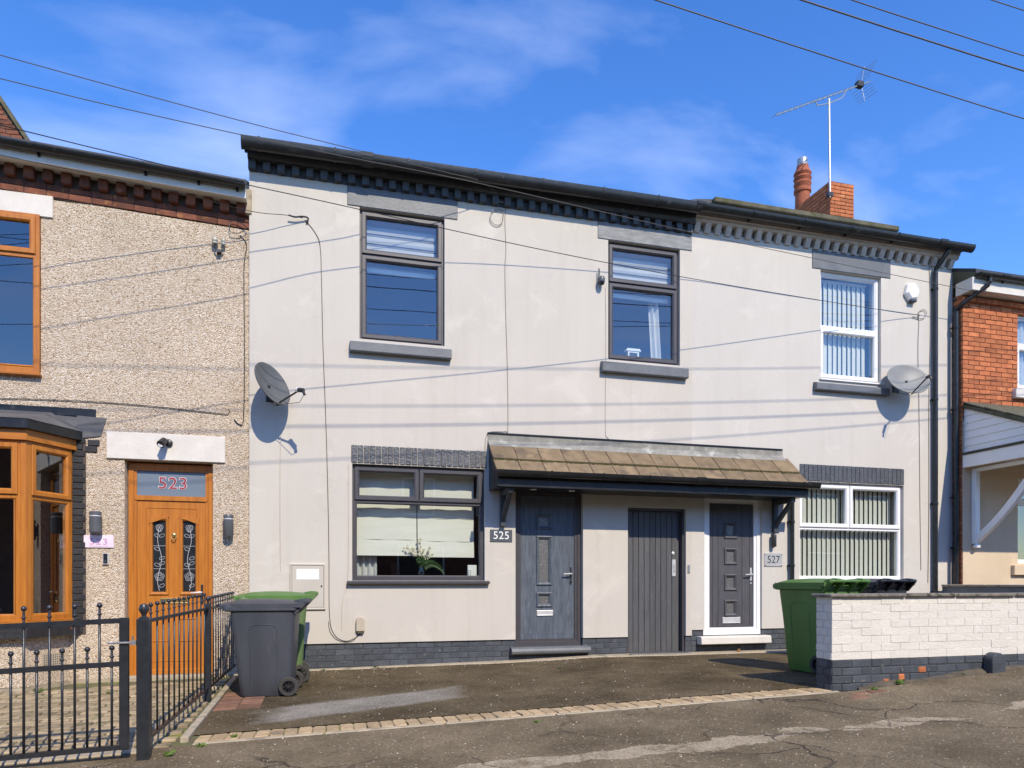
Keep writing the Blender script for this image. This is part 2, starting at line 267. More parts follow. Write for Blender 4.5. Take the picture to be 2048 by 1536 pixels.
def mat_tarmac(name, dark, mid, pale, cracks=True, patch=False, strip=False):
    m = bpy.data.materials.new(name); m.use_nodes = True; MATS[name] = m
    t = m.node_tree; b = t.nodes['Principled BSDF']; L = t.links.new; b.inputs['Roughness'].default_value = 0.95; b.inputs['Specular IOR Level'].default_value = 0.15
    tcn = t.nodes.new('ShaderNodeTexCoord'); V = tcn.outputs['Object']
    def noise(sc, det=5, vec=V, ro=0.6):
        n = t.nodes.new('ShaderNodeTexNoise'); n.inputs['Scale'].default_value = sc; n.inputs['Detail'].default_value = det; n.inputs['Roughness'].default_value = ro
        L(vec, n.inputs['Vector']); return n.outputs['Fac']
    def ramp(f, a, c, ca=(0, 0, 0), cb=(1, 1, 1)):
        r = t.nodes.new('ShaderNodeValToRGB'); r.color_ramp.elements[0].position = a; r.color_ramp.elements[1].position = c
        r.color_ramp.elements[0].color = (*ca, 1); r.color_ramp.elements[1].color = (*cb, 1); L(f, r.inputs['Fac']); return r.outputs['Color']
    def mix(f, a, c2, ty='MIX'):
        x = t.nodes.new('ShaderNodeMixRGB'); x.blend_type = ty
        if isinstance(f, float): x.inputs['Fac'].default_value = f
        else: L(f, x.inputs['Fac'])
        for s_, v_ in ((x.inputs['Color1'], a), (x.inputs['Color2'], c2)):
            if isinstance(v_, tuple): s_.default_value = (*v_, 1)
            else: L(v_, s_)
        return x.outputs['Color']
    def math_(op, a, c2=0.0):
        x = t.nodes.new('ShaderNodeMath'); x.operation = op
        for i, v_ in enumerate((a, c2)):
            if isinstance(v_, (int, float)): x.inputs[i].default_value = v_
            else: L(v_, x.inputs[i])
        return x.outputs[0]
    col = ramp(noise(1.1, 9, V, 0.68), 0.36, 0.66, dark, mid)
    if patch or strip:
        sp = t.nodes.new('ShaderNodeSeparateXYZ'); L(V, sp.inputs[0]); wob = noise(3.5, 6); big = noise(1.3, 3)
    if patch:   # relaid lighter grey tarmac patch
        u = math_('SUBTRACT', sp.outputs[1], math_('ADD', math_('MULTIPLY', math_('SUBTRACT', sp.outputs[0], 0.4), 0.30), -2.36))
        dv = math_('DIVIDE', math_('ABSOLUTE', u), 0.36)
        du = math_('DIVIDE', math_('ABSOLUTE', math_('SUBTRACT', sp.outputs[0], 0.38)), 1.02)
        dd = math_('ADD', math_('MAXIMUM', dv, du), math_('MULTIPLY', math_('SUBTRACT', wob, 0.5), 0.55))
        msk = ramp(dd, 0.72, 1.04, (1, 1, 1), (0, 0, 0))
        gcol = ramp(noise(2.6, 5), 0.35, 0.75, (0.185, 0.168, 0.140), (0.290, 0.268, 0.228))
        col = mix(msk, col, gcol)
        # damp dark-brown area along the house and green-brown film near the edging
        d2 = ramp(math_('ADD', math_('MULTIPLY', sp.outputs[1], 0.5), math_('MULTIPLY', wob, 0.8)), 0.0, 0.5)
        col = mix(math_('MULTIPLY', d2, 0.35), col, (0.075, 0.058, 0.036))
    if strip:   # worn pale line of an old trench along the footway
        u = math_('ABSOLUTE', math_('ADD', math_('SUBTRACT', sp.outputs[1], math_('MULTIPLY', sp.outputs[0], 0.03)), math_('ADD', 4.72, math_('MULTIPLY', math_('SUBTRACT', big, 0.5), 0.5))))
        wd = math_('MULTIPLY', ramp(noise(0.9, 2), 0.33, 0.58), 0.13)
        lm = math_('LESS_THAN', math_('ADD', u, math_('MULTIPLY', math_('SUBTRACT', noise(9, 6), 0.5), 0.16)), wd)
        col = mix(math_('MULTIPLY', math_('MULTIPLY', lm, ramp(noise(7, 6), 0.30, 0.55)), 0.75), col, (0.40, 0.335, 0.24))
    if cracks:
        wv = t.nodes.new('ShaderNodeVectorMath'); wv.operation = 'ADD'; nn = t.nodes.new('ShaderNodeTexNoise'); nn.inputs['Scale'].default_value = 2.2; nn.inputs['Detail'].default_value = 6
        L(V, nn.inputs['Vector']); sc_ = t.nodes.new('ShaderNodeVectorMath'); sc_.operation = 'SCALE'; sc_.inputs['Scale'].default_value = 0.5
        L(nn.outputs['Color'], sc_.inputs[0]); L(V, wv.inputs[0]); L(sc_.outputs[0], wv.inputs[1])
        vo = t.nodes.new('ShaderNodeTexVoronoi'); vo.feature = 'DISTANCE_TO_EDGE'; vo.inputs['Scale'].default_value = 0.95; L(wv.outputs[0], vo.inputs['Vector'])
        ck = ramp(vo.outputs['Distance'], 0.004, 0.014, (1, 1, 1), (0, 0, 0))
        gate = ramp(noise(0.8, 3), 0.46, 0.56)
        ckm = math_('MULTIPLY', ck, gate)
        col = mix(math_('MULTIPLY', ckm, 0.75), col, (0.03, 0.026, 0.022))
    # aggregate: dark and pale chippings
    vo2 = t.nodes.new('ShaderNodeTexVoronoi'); vo2.inputs['Scale'].default_value = 95; L(V, vo2.inputs['Vector'])
    s = t.nodes.new('ShaderNodeSeparateColor'); L(vo2.outputs['Color'], s.inputs[0])
    col = mix(0.55, col, ramp(s.outputs[0], 0.0, 1.0, (0.45, 0.45, 0.45), (1.5, 1.45, 1.38)), 'MULTIPLY')
    col = mix(ramp(s.outputs[1], 0.984, 0.994), col, pale)
    L(col, b.inputs['Base Color'])
    bp = t.nodes.new('ShaderNodeBump'); bp.inputs['Strength'].default_value = 0.7; bp.inputs['Distance'].default_value = 0.008
    hh = math_('ADD', math_('MULTIPLY', vo2.outputs['Distance'], -0.6), noise(38, 4))
    if cracks: hh = math_('SUBTRACT', hh, ckm)
    L(hh, bp.inputs['Height']); L(bp.outputs[0], b.inputs['Normal'])
mat_tarmac('drive_tarmac', (0.060, 0.045, 0.024), (0.142, 0.110, 0.067), (0.34, 0.30, 0.24), cracks=False, patch=True)
mat_tarmac('footway_tarmac', (0.112, 0.087, 0.054), (0.215, 0.172, 0.112), (0.42, 0.37, 0.29), strip=True)
mat_tarmac('road_tarmac', (0.06, 0.058, 0.055), (0.09, 0.086, 0.08), (0.25, 0.24, 0.22), cracks=True)

# ------------------------------------------------------------------ mesh helpers
class MB:
    def __init__(s): s.v = []; s.f = []
    def add(s, vs, fs):
        k = len(s.v); s.v += [tuple(p) for p in vs]; s.f += [tuple(i + k for i in q) for q in fs]; return s
    def box(s, x0, x1, y0, y1, z0, z1):
        if x0 > x1: x0, x1 = x1, x0
        if y0 > y1: y0, y1 = y1, y0
        if z0 > z1: z0, z1 = z1, z0
        return s.add([(x0,y0,z0),(x1,y0,z0),(x1,y1,z0),(x0,y1,z0),(x0,y0,z1),(x1,y0,z1),(x1,y1,z1),(x0,y1,z1)],
                     [(0,3,2,1),(4,5,6,7),(0,1,5,4),(1,2,6,5),(2,3,7,6),(3,0,4,7)])
    def hexa(s, p):
        return s.add(p, [(0,3,2,1),(4,5,6,7),(0,1,5,4),(1,2,6,5),(2,3,7,6),(3,0,4,7)])
    def quad(s, *p): return s.add(p, [tuple(range(len(p)))])
    def loft(s, loops, closed=True, caps=True, wrap=False):
        k = len(s.v); n = len(loops[0])
        for l in loops: s.v += [tuple(p) for p in l]
        m = len(loops)
        for i in range(m if wrap else m - 1):
            a = k + i * n; b = k + ((i + 1) % m) * n
            for j in range(n if closed else n - 1):
                j2 = (j + 1) % n; s.f.append((a + j, a + j2, b + j2, b + j))
        if caps and not wrap:
            s.f.append(tuple(k + j for j in reversed(range(n)))); s.f.append(tuple(k + (m - 1) * n + j for j in range(n)))
        return s
    def exx(s, poly, x0, x1): return s.loft([[(x0, y, z) for y, z in poly], [(x1, y, z) for y, z in poly]])
    def exy(s, poly, y0, y1): return s.loft([[(x, y0, z) for x, z in poly], [(x, y1, z) for x, z in poly]])
    def exz(s, poly, z0, z1): return s.loft([[(x, y, z0) for x, y in poly], [(x, y, z1) for x, y in poly]])
    def ring(s, x0, x1, z0, z1, prof):
        return s.loft([[(x0+i,y,z0+i),(x1-i,y,z0+i),(x1-i,y,z1-i),(x0+i,y,z1-i)] for i, y in prof], wrap=True)
    def tube(s, pts, r, n=6, caps=True):
        pts = [Vector(p) for p in pts]; loops = []; up = Vector((0.13, 0.21, 0.97)).normalized()
        for i, p in enumerate(pts):
            d = (pts[min(i + 1, len(pts) - 1)] - pts[max(i - 1, 0)]).normalized()
            if abs(d.dot(up)) > 0.95: u_ = Vector((1, 0.1, 0)).cross(d).normalized()
            else: u_ = up.cross(d).normalized()
            v_ = d.cross(u_); rr = r[i] if isinstance(r, (list, tuple)) else r
            loops.append([p + (u_ * math.cos(2*math.pi*k/n) + v_ * math.sin(2*math.pi*k/n)) * rr for k in range(n)])
        return s.loft(loops, caps=caps)
    def lathe(s, prof, c, n=16, axis='z', wrap=False):
        loops = []
        for r, h in prof:
            l = []
            for k in range(n):
                a = 2*math.pi*k/n; ca, sa = math.cos(a)*r, math.sin(a)*r
                l.append({'z': (c[0]+ca, c[1]+sa, c[2]+h), 'y': (c[0]+ca, c[1]+h, c[2]+sa), 'x': (c[0]+h, c[1]+ca, c[2]+sa)}[axis])
            loops.append(l)
        return s.loft(loops, wrap=wrap)
    def panel(s, x0, x1, z0, z1, holes, y, yb):
        xs = sorted({x0, x1, *[max(x0, min(x1, h[i])) for h in holes for i in (0, 1)]})
        zs = sorted({z0, z1, *[max(z0, min(z1, h[i])) for h in holes for i in (2, 3)]})
        inh = lambda x, z: any(h[0] < x < h[1] and h[2] < z < h[3] for h in holes)
        def solid(i, j):
            if i < 0 or j < 0 or i >= len(xs) - 1 or j >= len(zs) - 1: return False
            return not inh((xs[i]+xs[i+1])/2, (zs[j]+zs[j+1])/2)
        for i in range(len(xs) - 1):
            for j in range(len(zs) - 1):
                if not solid(i, j): continue
                a, b, c, d = xs[i], xs[i+1], zs[j], zs[j+1]
                s.quad((a,y,c),(b,y,c),(b,y,d),(a,y,d)); s.quad((a,yb,c),(a,yb,d),(b,yb,d),(b,yb,c))
                if not solid(i-1, j): s.quad((a,y,c),(a,y,d),(a,yb,d),(a,yb,c))
                if not solid(i+1, j): s.quad((b,y,c),(b,yb,c),(b,yb,d),(b,y,d))
                if not solid(i, j-1): s.quad((a,y,c),(a,yb,c),(b,yb,c),(b,y,c))
                if not solid(i, j+1): s.quad((a,y,d),(b,y,d),(b,yb,d),(a,yb,d))
        return s
    def mesh(s, name):
        me = bpy.data.meshes.new(name); me.from_pydata(s.v, [], s.f); me.update(); return me

def link(name, me, m, parent=None, smooth=False, bevel=0.0, seg=1):
    o = bpy.data.objects.new(name, me); COL.objects.link(o)
    if m and not me.materials: me.materials.append(MATS[m])
    if parent is not None: attach(o, parent)
    if smooth:
        for p in me.polygons: p.use_smooth = True
        try: me.set_sharp_from_angle(angle=rad(38))
        except Exception: pass
    if bevel:
        b = o.modifiers.new('edge', 'BEVEL'); b.width = bevel; b.segments = seg; b.limit_method = 'ANGLE'; b.angle_limit = rad(40)
    return o
WLOC = {}
def attach(o, parent):
    o.parent = parent
    l = WLOC.get(parent.name)
    if l is not None: o.matrix_parent_inverse = Matrix.Translation(-l)
def part(name, mb, m, parent=None, **k): return link(name, mb.mesh(name), m, parent, **k)
def tag(o, label=None, cat=None, group=None, kind=None):
    for a, b in (('label', label), ('category', cat), ('group', group), ('kind', kind)):
        if b: o[a] = b
    return o
def E(name, loc, label, cat, group=None):
    o = bpy.data.objects.new(name, None); COL.objects.link(o); o.location = loc; o.empty_display_size = 0.2
    WLOC[o.name] = Vector(loc); return tag(o, label, cat, group)
def thing(name, mb, m, label, cat, group=None, **k): return tag(part(name, mb, m, None, **k), label, cat, group)
def struct(name, mb, m, **k): return tag(part(name, mb, m, None, **k), kind='structure')
def copy_tree(o, parent=None):
    c = o.copy(); COL.objects.link(c); c.parent = parent
    for ch in o.children: copy_tree(ch, c)
    return c
BRK = {}
def brick_mesh(lx, ly, lz, ch=0.004, m=None, var=0):
    key = (round(lx, 3), round(ly, 3), round(lz, 3), ch, m, var)
    if key in BRK: return BRK[key]
    rs = random.Random(hash(key[:3]) + var); b = MB(); hx, hy, hz = lx/2, ly/2, lz/2
    def loop(z, k): return [(-hx+k,-hy+k,z),(hx-k,-hy+k,z),(hx-k,hy-k,z),(-hx+k,hy-k,z)]
    def jit(l): return [(x + rs.uniform(-1,1)*ch*0.4, y + rs.uniform(-1,1)*ch*0.4, z + rs.uniform(-1,1)*ch*0.4) for x, y, z in l]
    def oct_(z, k):
        c = ch
        return [(-hx+k,-hy+k+c,z),(-hx+k+c,-hy+k,z),(hx-k-c,-hy+k,z),(hx-k,-hy+k+c,z),(hx-k,hy-k-c,z),(hx-k-c,hy-k,z),(-hx+k+c,hy-k,z),(-hx+k,hy-k-c,z)]
    b.loft([jit(oct_(-hz, ch)), jit(oct_(-hz+ch, 0)), jit(oct_(hz-ch, 0)), jit(oct_(hz, ch))])
    me = b.mesh('brick'); me.materials.append(MATS[m]); BRK[key] = me; return me
def place(name, me, loc, parent, rot=None):
    o = bpy.data.objects.new(name, me); COL.objects.link(o); o.location = loc
    if rot: o.rotation_euler = rot
    attach(o, parent); return o
def bricks(parent, x0, x1, z0, z1, yf, m, L=0.225, H=0.075, j=0.009, d=0.06, holes=(), name='brick', off=0.0, floor=None, wob=0.0015, ch=0.004, phase=0):
    """stretcher bond courses, faces at y = yf; holes are left open"""
    k = 0; z = z0
    while z + 0.02 < z1:
        zt = min(z + H, z1); x = x0 - ((k + phase) % 2) * L / 2 - off
        while x < x1 - 0.01:
            a, b = max(x, x0), min(x + L, x1); x += L
            if b - a < 0.03: continue
            segs = [(a, b)]
            for h in holes:
                if h[2] < (z + zt)/2 < h[3]:
                    ns = []
                    for p, q in segs:
                        if q <= h[0] or p >= h[1]: ns.append((p, q)); continue
                        if h[0] - p > 0.02: ns.append((p, h[0]))
                        if q - h[1] > 0.02: ns.append((h[1], q))
                    segs = ns
            for p, q in segs:
                if floor and zt < floor((p + q) / 2): continue
                lx = round((q - p - j) / 0.01) * 0.01 if q - p < L - 0.001 else L - j
                if lx < 0.02: continue
                me = brick_mesh(lx, d, zt - z - j, ch, m, random.randrange(3))
                place(name, me, ((p + q)/2, yf + d/2 + random.uniform(-wob, wob), (z + zt)/2), parent)
        z += H; k += 1
def text_mesh(s_, size, depth=0.002, offset=0.0, shear=0.0, space=1.0):
    cu = bpy.data.curves.new('t', 'FONT'); cu.body = s_; cu.size = size; cu.extrude = depth; cu.align_x = 'CENTER'; cu.align_y = 'CENTER'
    cu.offset = offset; cu.space_character = space; cu.resolution_u = 4
    o = bpy.data.objects.new('t', cu); COL.objects.link(o)
    dg = bpy.context.evaluated_depsgraph_get(); me = bpy.data.meshes.new_from_object(o.evaluated_get(dg))
    bpy.data.objects.remove(o); bpy.data.curves.remove(cu); return me
def lettering(name, s_, size, loc, m, parent, depth=0.002, offset=0.0, sx=1.0, space=1.0):
    me = text_mesh(s_, size, depth, offset, space=space); me.materials.clear()
    me.transform(Matrix.Translation(loc) @ Matrix.Rotation(rad(90), 4, 'X') @ Matrix.Diagonal((sx, 1, 1, 1)))
    return link(name, me, m, parent)

# ------------------------------------------------------------------ ground
def interp(x, pts):
    if x <= pts[0][0]: return pts[0][1]
    for (a, b), (c, d) in zip(pts, pts[1:]):
        if x <= c: return b + (d - b) * (x - a) / (c - a)
    return pts[-1][1]
G0 = [(-30, -0.9), (-6, -0.14), (-1, -0.06), (-0.27, -0.04), (2.43, 0.0), (3.6, 0.04), (6.66, 0.035), (9.7, 0.1), (30, 1.2)]
G1 = [(-30, -1.5), (-6, -0.28), (-1, -0.125), (4.7, 0.034), (6.95, 0.185), (12, 0.5), (30, 1.6)]
def g(x, y):
    f0, f1 = interp(x, G0), interp(x, G1)
    if y >= 0: return f0
    if y >= -3.4: return f0 + (f1 - f0) * (-y / 3.4)
    return f1 + 0.04 * (y + 3.4)
def sheet(x0, x1, y0, y1, nx, ny, dz=0.0, fn=g):
    b = MB(); vs = []; fs = []
    for j in range(ny + 1):
        for i in range(nx + 1):
            x = x0 + (x1 - x0) * i / nx; y = y0 + (y1 - y0) * j / ny; vs.append((x, y, fn(x, y) + dz))
    for j in range(ny):
        for i in range(nx):
            a = j * (nx + 1) + i; fs.append((a, a + 1, a + nx + 2, a + nx + 1))
    return b.add(vs, fs)
def gfar(x, y):
    return g(max(-30, min(30, x)), max(-6.3, min(0, y))) - 0.25
struct('ground', sheet(-400, 400, -400, 400, 100, 100, 0, gfar), 'soil')
struct('footway', sheet(-28, 28, -6.2, -3.49, 140, 14), 'footway_tarmac', smooth=True)
struct('driveway', sheet(-0.98, 9.66, -3.17, 0.06, 100, 34), 'drive_tarmac', smooth=True)
struct('neighbour_forecourt', sheet(9.66, 28, -3.49, 0.06, 60, 20, -0.006), 'drive_tarmac', smooth=True)
struct('yard_bed', sheet(-28, -0.98, -3.49, 0.06, 120, 20, -0.022), 'moss_joint', smooth=True)
struct('road', sheet(-28, 28, -13.5, -6.33, 56, 8, -0.10, lambda x, y: g(x, -6.3)), 'road_tarmac', smooth=True)
kb = E('kerb', (0, -6.26, g(0, -6.26)), None, None); kb['kind'] = 'structure'
for i in range(30):
    xa = -14 + i * 0.915
    b = MB(); xb = xa + 0.905
    b.hexa([(xa,-6.32,g(xa,-6.3)-0.2),(xb,-6.32,g(xb,-6.3)-0.2),(xb,-6.2,g(xb,-6.3)-0.2),(xa,-6.2,g(xa,-6.3)-0.2),
            (xa,-6.32,g(xa,-6.3)+0.004),(xb,-6.32,g(xb,-6.3)+0.004),(xb,-6.2,g(xb,-6.3)+0.004),(xa,-6.2,g(xa,-6.3)+0.004)])
    part('kerb_stone', b, 'concrete', kb)

# edging: a soldier row of block pavers with a thin concrete haunch on the street side
struct('edging_bed', sheet(-0.98, 4.66, -3.49, -3.155, 60, 3, -0.010), 'moss_joint')
ed = E('paver_edging', (1.8, -3.32, g(1.8, -3.32)), None, None); ed['kind'] = 'structure'
x = -0.93; k = 0
while x < 4.60:
    lx = 0.098; y = -3.30 + random.uniform(-0.004, 0.004); zc = g(x, y)
    o = place('paver', brick_mesh(lx, 0.25, 0.06, 0.006, 'paver', k % 3), (x + 0.05, y, zc - 0.027 + random.uniform(-0.002, 0.003)), ed, (rad(-1.5), rad(-1.6), random.uniform(-0.02, 0.02)))
    x += 0.1045; k += 1
for i in range(6):
    xa, xb = -0.93 + i * 0.93, -0.93 + i * 0.93 + 0.915
    b = MB(); t = 0.006
    b.hexa([(xa,-3.485,g(xa,-3.47)-0.1),(xb,-3.485,g(xb,-3.47)-0.1),(xb,-3.436,g(xb,-3.44)-0.1),(xa,-3.436,g(xa,-3.44)-0.1),
            (xa,-3.485,g(xa,-3.47)+t),(xb,-3.485,g(xb,-3.47)+t),(xb,-3.436,g(xb,-3.44)+t),(xa,-3.436,g(xa,-3.44)+t)])
    part('edging_strip', b, 'concrete', ed, bevel=0.006)
# concrete fillet along the foot of the wall
def fillet(xa, xb, w0, w1, n=24):
    b = MB(); ls = []
    for i in range(n + 1):
        x = xa + (xb - xa) * i / n; w_ = w0 + (w1 - w0) * i / n + 0.03 * math.sin(x * 5.1) * math.sin(x * 2.3)
        ls.append([(x, 0.045, g(x, 0) - 0.05), (x, 0.045, g(x, 0) + 0.016), (x, -w_ + 0.02, g(x, -w_) + 0.012), (x, -w_, g(x, -w_) - 0.03)])
    return b.loft(ls)
struct('concrete_fillet', fillet(-0.25, 6.7, 0.05, 0.30, 60), 'concrete', smooth=True)
# strip of concrete and red pavers beside the railing
fe = E('fence_edging', (-0.98, -2, g(-0.98, -2)), None, None); fe['kind'] = 'structure'
for i in range(4):
    ya, yb = -3.30 + i * 0.83, -3.30 + i * 0.83 + 0.815; b = MB(); t = 0.02
    xa, xb = -1.045, -0.985
    b.hexa([(xa,ya,g(xa,ya)-0.08),(xb,ya,g(xb,ya)-0.08),(xb,yb,g(xb,yb)-0.08),(xa,yb,g(xa,yb)-0.08),
            (xa,ya,g(xa,ya)+t),(xb,ya,g(xb,ya)+t),(xb,yb,g(xb,yb)+t),(xa,yb,g(xa,yb)+t)])
    part('edging_strip', b, 'concrete', fe, bevel=0.005)
for i in range(9):
    for jx in range(2):
        y = -2.18 + i * 0.104; xx = -0.875 + jx * 0.205
        place('red_paver', brick_mesh(0.2, 0.098, 0.05, 0.006, 'red_paver', i % 3), (xx, y, g(xx, y) - 0.019), fe, (rad(-1), rad(-1.2), 0))
for xx, y in ((4.75, -3.62), (4.95, -3.60), (4.62, -3.74)):
    place('red_paver', brick_mesh(0.2, 0.1, 0.05, 0.006, 'red_paver', 1), (xx, y, g(xx, y) - 0.021), fe, (rad(2), rad(-2), 0.05))
# the yard of 523: block paving laid in rows
yd = E('yard_paving', (-2.4, -2, g(-2.4, -2)), None, None); yd['kind'] = 'structure'
row = 0; y = -3.42
while y < -0.28:
    x = -3.62 - (row % 2) * 0.115
    while x < -1.12:
        px_ok = x > -3.62
        zc = g(x + 0.11, y)
        if not (y > -0.45 and x < -2.6) and x < -1.27:
            place('paver', brick_mesh(0.222, 0.108, 0.05, 0.007, 'yard_paver', row % 3), (x + 0.115, y, zc - 0.024 + random.uniform(-0.005, 0.004)), yd, (random.uniform(-0.02, 0.02) + 0.0, random.uniform(-0.02, 0.02) - 0.025, random.uniform(-0.02, 0.02)))
        x += 0.231
    y += 0.1165; row += 1
b = MB(); xa, xb = -3.9, -1.24
for (xa, xb) in ((-3.2, -2.22), (-2.21, -1.25)):
    b = MB(); b.hexa([(xa,-3.60,g(xa,-3.6)-0.1),(xb,-3.60,g(xb,-3.6)-0.1),(xb,-3.49,g(xb,-3.49)-0.1),(xa,-3.49,g(xa,-3.49)-0.1),
        (xa,-3.60,g(xa,-3.6)+0.01),(xb,-3.60,g(xb,-3.6)+0.01),(xb,-3.49,g(xb,-3.49)+0.012),(xa,-3.49,g(xa,-3.49)+0.012)])
    part('threshold_slab', b, 'concrete', yd, bevel=0.006)

# ------------------------------------------------------------------ shared builders
def gutter_profile(yc, zt, r, th=0.006, n=10, k=0.95):
    o_ = [(yc + r * math.cos(math.pi + math.pi * i / n), zt + r * math.sin(math.pi + math.pi * i / n) * k) for i in range(n + 1)]
    i_ = [(yc + (r - th) * math.cos(2 * math.pi - math.pi * i / n), zt + (r - th) * math.sin(2 * math.pi - math.pi * i / n) * k) for i in range(n + 1)]
    return o_ + i_
def gutter(parent, x0, x1, yc, zt, r, clips, m='black_pvc', unions=(), fall=0.0, k=0.95):
    zf_ = lambda x: zt + fall * (x - x0) / (x1 - x0)
    b = MB(); b.loft([[(x0, y, z) for y, z in gutter_profile(yc, zf_(x0), r, k=k)], [(x1, y, z) for y, z in gutter_profile(yc, zf_(x1), r, k=k)]]); gt = part('gutter', b, m, parent, smooth=True)
    for xc in clips:
        c = MB(); c.exx(gutter_profile(yc, zf_(xc) + 0.006, r + 0.007, 0.008, k=k), xc - 0.012, xc + 0.012); c.box(xc - 0.012, xc + 0.012, yc + r - 0.01, yc + r + 0.05, zf_(xc) - 0.08, zf_(xc) - 0.02)
        part('gutter_clip', c, m, gt)
    for xc in unions:
        c = MB(); c.exx(gutter_profile(yc, zf_(xc) + 0.008, r + 0.011, 0.01, k=k), xc - 0.07, xc + 0.07); part('gutter_union', c, m, gt)
    for xe in (x0, x1):
        c = MB(); pr = gutter_profile(yc, zf_(xe), r + 0.002, 0.004, k=k)[:11]; c.exx(pr, xe - 0.004, xe + 0.004); part('stop_end', c, m, gt)
    return gt
def window(parent, x0, x1, z0, z1, y, m, cells, glass='glass', fw=0.05, name='window', trans=(), mull=()):
    b = MB(); b.ring(x0, x1, z0, z1, [(0, y+.07), (0, y), (fw-.012, y), (fw, y+.014), (fw, y+.07)])
    for (a, c, zc, hw) in trans: b.box(a, c, y + .002, y + .068, zc - hw, zc + hw)
    for (xc, za, zb, hw) in mull: b.box(xc - hw, xc + hw, y + .003, y + .067, za, zb)
    wn_ = part(name, b, m, parent)
    for (a, c, d, e, kind) in cells:
        s_ = MB()
        if kind == 'sash':
            s_.ring(a, c, d, e, [(0, y+.03), (0, y-.014), (.006, y-.02), (.044, y-.02), (.062, y-.004), (.062, y+.03)]); i = .058
            part('sash', s_, m, wn_)
        else:
            s_.ring(a, c, d, e, [(0, y+.03), (0, y+.006), (.016, y+.016), (.016, y+.03)]); i = .014
            part('glazing_bead', s_, m, wn_)
        p = MB(); p.box(a + i, c - i, y + .022, y + .028, d + i, e - i); part('pane', p, glass, wn_)
    return wn_
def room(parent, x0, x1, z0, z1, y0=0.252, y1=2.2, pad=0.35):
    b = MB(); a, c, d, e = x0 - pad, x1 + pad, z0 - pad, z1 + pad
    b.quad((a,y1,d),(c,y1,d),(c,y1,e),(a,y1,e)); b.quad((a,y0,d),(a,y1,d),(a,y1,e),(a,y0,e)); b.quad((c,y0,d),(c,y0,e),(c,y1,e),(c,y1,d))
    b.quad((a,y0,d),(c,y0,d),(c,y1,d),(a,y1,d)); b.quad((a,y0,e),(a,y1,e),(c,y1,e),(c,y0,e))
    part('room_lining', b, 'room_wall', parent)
def slab_box(b, x0, x1, y0, y1, z0, z1): return b.box(x0, x1, y0, y1, z0, z1)
def roof_slab(parent, x0, x1, y0, z0, depth, pitch, m='slate', th=0.06):
    rise = depth * math.tan(rad(pitch)); b = MB()
    b.exx([(y0, z0), (y0 + depth, z0 + rise), (y0 + depth, z0 + rise + th), (y0, z0 + th)], x0, x1)
    b.exx([(y0 + depth, z0 + rise), (y0 + 2*depth, z0), (y0 + 2*depth, z0 + th), (y0 + depth, z0 + rise + th)], x0, x1)
    return part('roof', b, m, parent)
def downpipe(parent, pts, r=0.034, m='black_pvc', clips=()):
    b = MB(); b.tube(pts, r, 10); o = part('downpipe', b, m, parent, smooth=True)
    for (x, y, z) in clips:
        c = MB(); c.lathe([(r + .004, -.02), (r + .007, -.015), (r + .007, .015), (r + .004, .02)], (x, y, z), 10); c.box(x - .05, x + .05, y + r - .005, y + r + .03, z - .012, z + .012)
        part('pipe_clip', c, m, o)
    return o

# ================================================================== HOUSE 525 (grey render, dark frames)
h5 = E('terraced_house', (2.1, 0.1, 0), 'pale grey rendered house with anthracite windows and door numbered 525', 'house')
XL, XM, XR = -0.885, 5.075, 9.73
W1 = (0.42, 1.50, 4.12, 5.775); W2 = (3.785, 4.885, 4.14, 5.79); LW = (0.33, 2.035, 1.075, 2.545); D5 = (2.455, 3.415, 0.16, 2.31); GT = (4.08, 4.98, -0.1, 2.10)
b = MB(); b.panel(XL, XM, 0.29, 6.10, [W1, W2, LW, (D5[0], D5[1], 0, D5[3]), (GT[0], GT[1], 0, GT[3])], 0.0, 0.25)
wall5 = part('wall', b, 'render', h5)
# right of the gate the render stops a little higher
# brick plinth
pl = MB(); pl.panel(XL, GT[0], -0.35, 0.288, [(D5[0], D5[1], 0.09, 0.4)], 0.027, 0.25)
pl5 = part('plinth', pl, 'plinth_mortar', h5); part('plinth', MB().box(GT[1], XM, 0.027, 0.25, -0.35, 0.288), 'plinth_mortar', h5)
bricks(pl5, XL, XM, -0.085, 0.285, 0.022, 'plinth', holes=[(D5[0], D5[1], .09, 1), (GT[0], GT[1], -1, 1)], floor=lambda x: g(x, 0) - 0.01, H=0.0735, j=.006)
# cornice: dentil course, moulded band, fascia, gutter
dz0, dz1 = 6.030, 6.145
for k in range(36):
    xx = XL + 0.035 + k * 0.1675
    if xx > XM - 0.03: break
    place('dentil', brick_mesh(0.088, 0.072, dz1 - dz0, 0.005, 'cornice_paint', k % 3), (xx, -0.034, (dz0 + dz1)/2), wall5)
b = MB(); b.exx([(0.1, dz1), (-0.085, dz1), (-0.10, dz1+.012), (-0.115, dz1+.06), (-0.118, dz1+.115), (-0.10, dz1+.125), (-0.13, dz1+.14), (-0.145, dz1+.21), (0.1, dz1+.21)], XL - 0.012, XM)
part('cornice', b, 'cornice_paint', h5, smooth=True)
b = MB(); b.panel(XL - .001, XM, dz0 - 0.005, dz1, [], -0.0025, 0.05); part('frieze', b, 'cornice_paint', h5)
gutter(h5, XL - 0.06, XM - 0.02, -0.240, 6.270, 0.072, [-0.75, 0.12, 1.0, 1.85, 2.75, 3.6, 4.4], unions=(0.5,), fall=.065, k=1.75)
b = MB(); b.loft([[(XL - .05, y, z) for y, z in ((-.22, 6.242), (0, 6.242), (0, 6.28), (-.22, 6.262))], [(XM, y, z) for y, z in ((-.22, 6.30), (0, 6.30), (0, 6.34), (-.22, 6.325))]]); part('eaves_tile_edge', b, 'slate', h5)
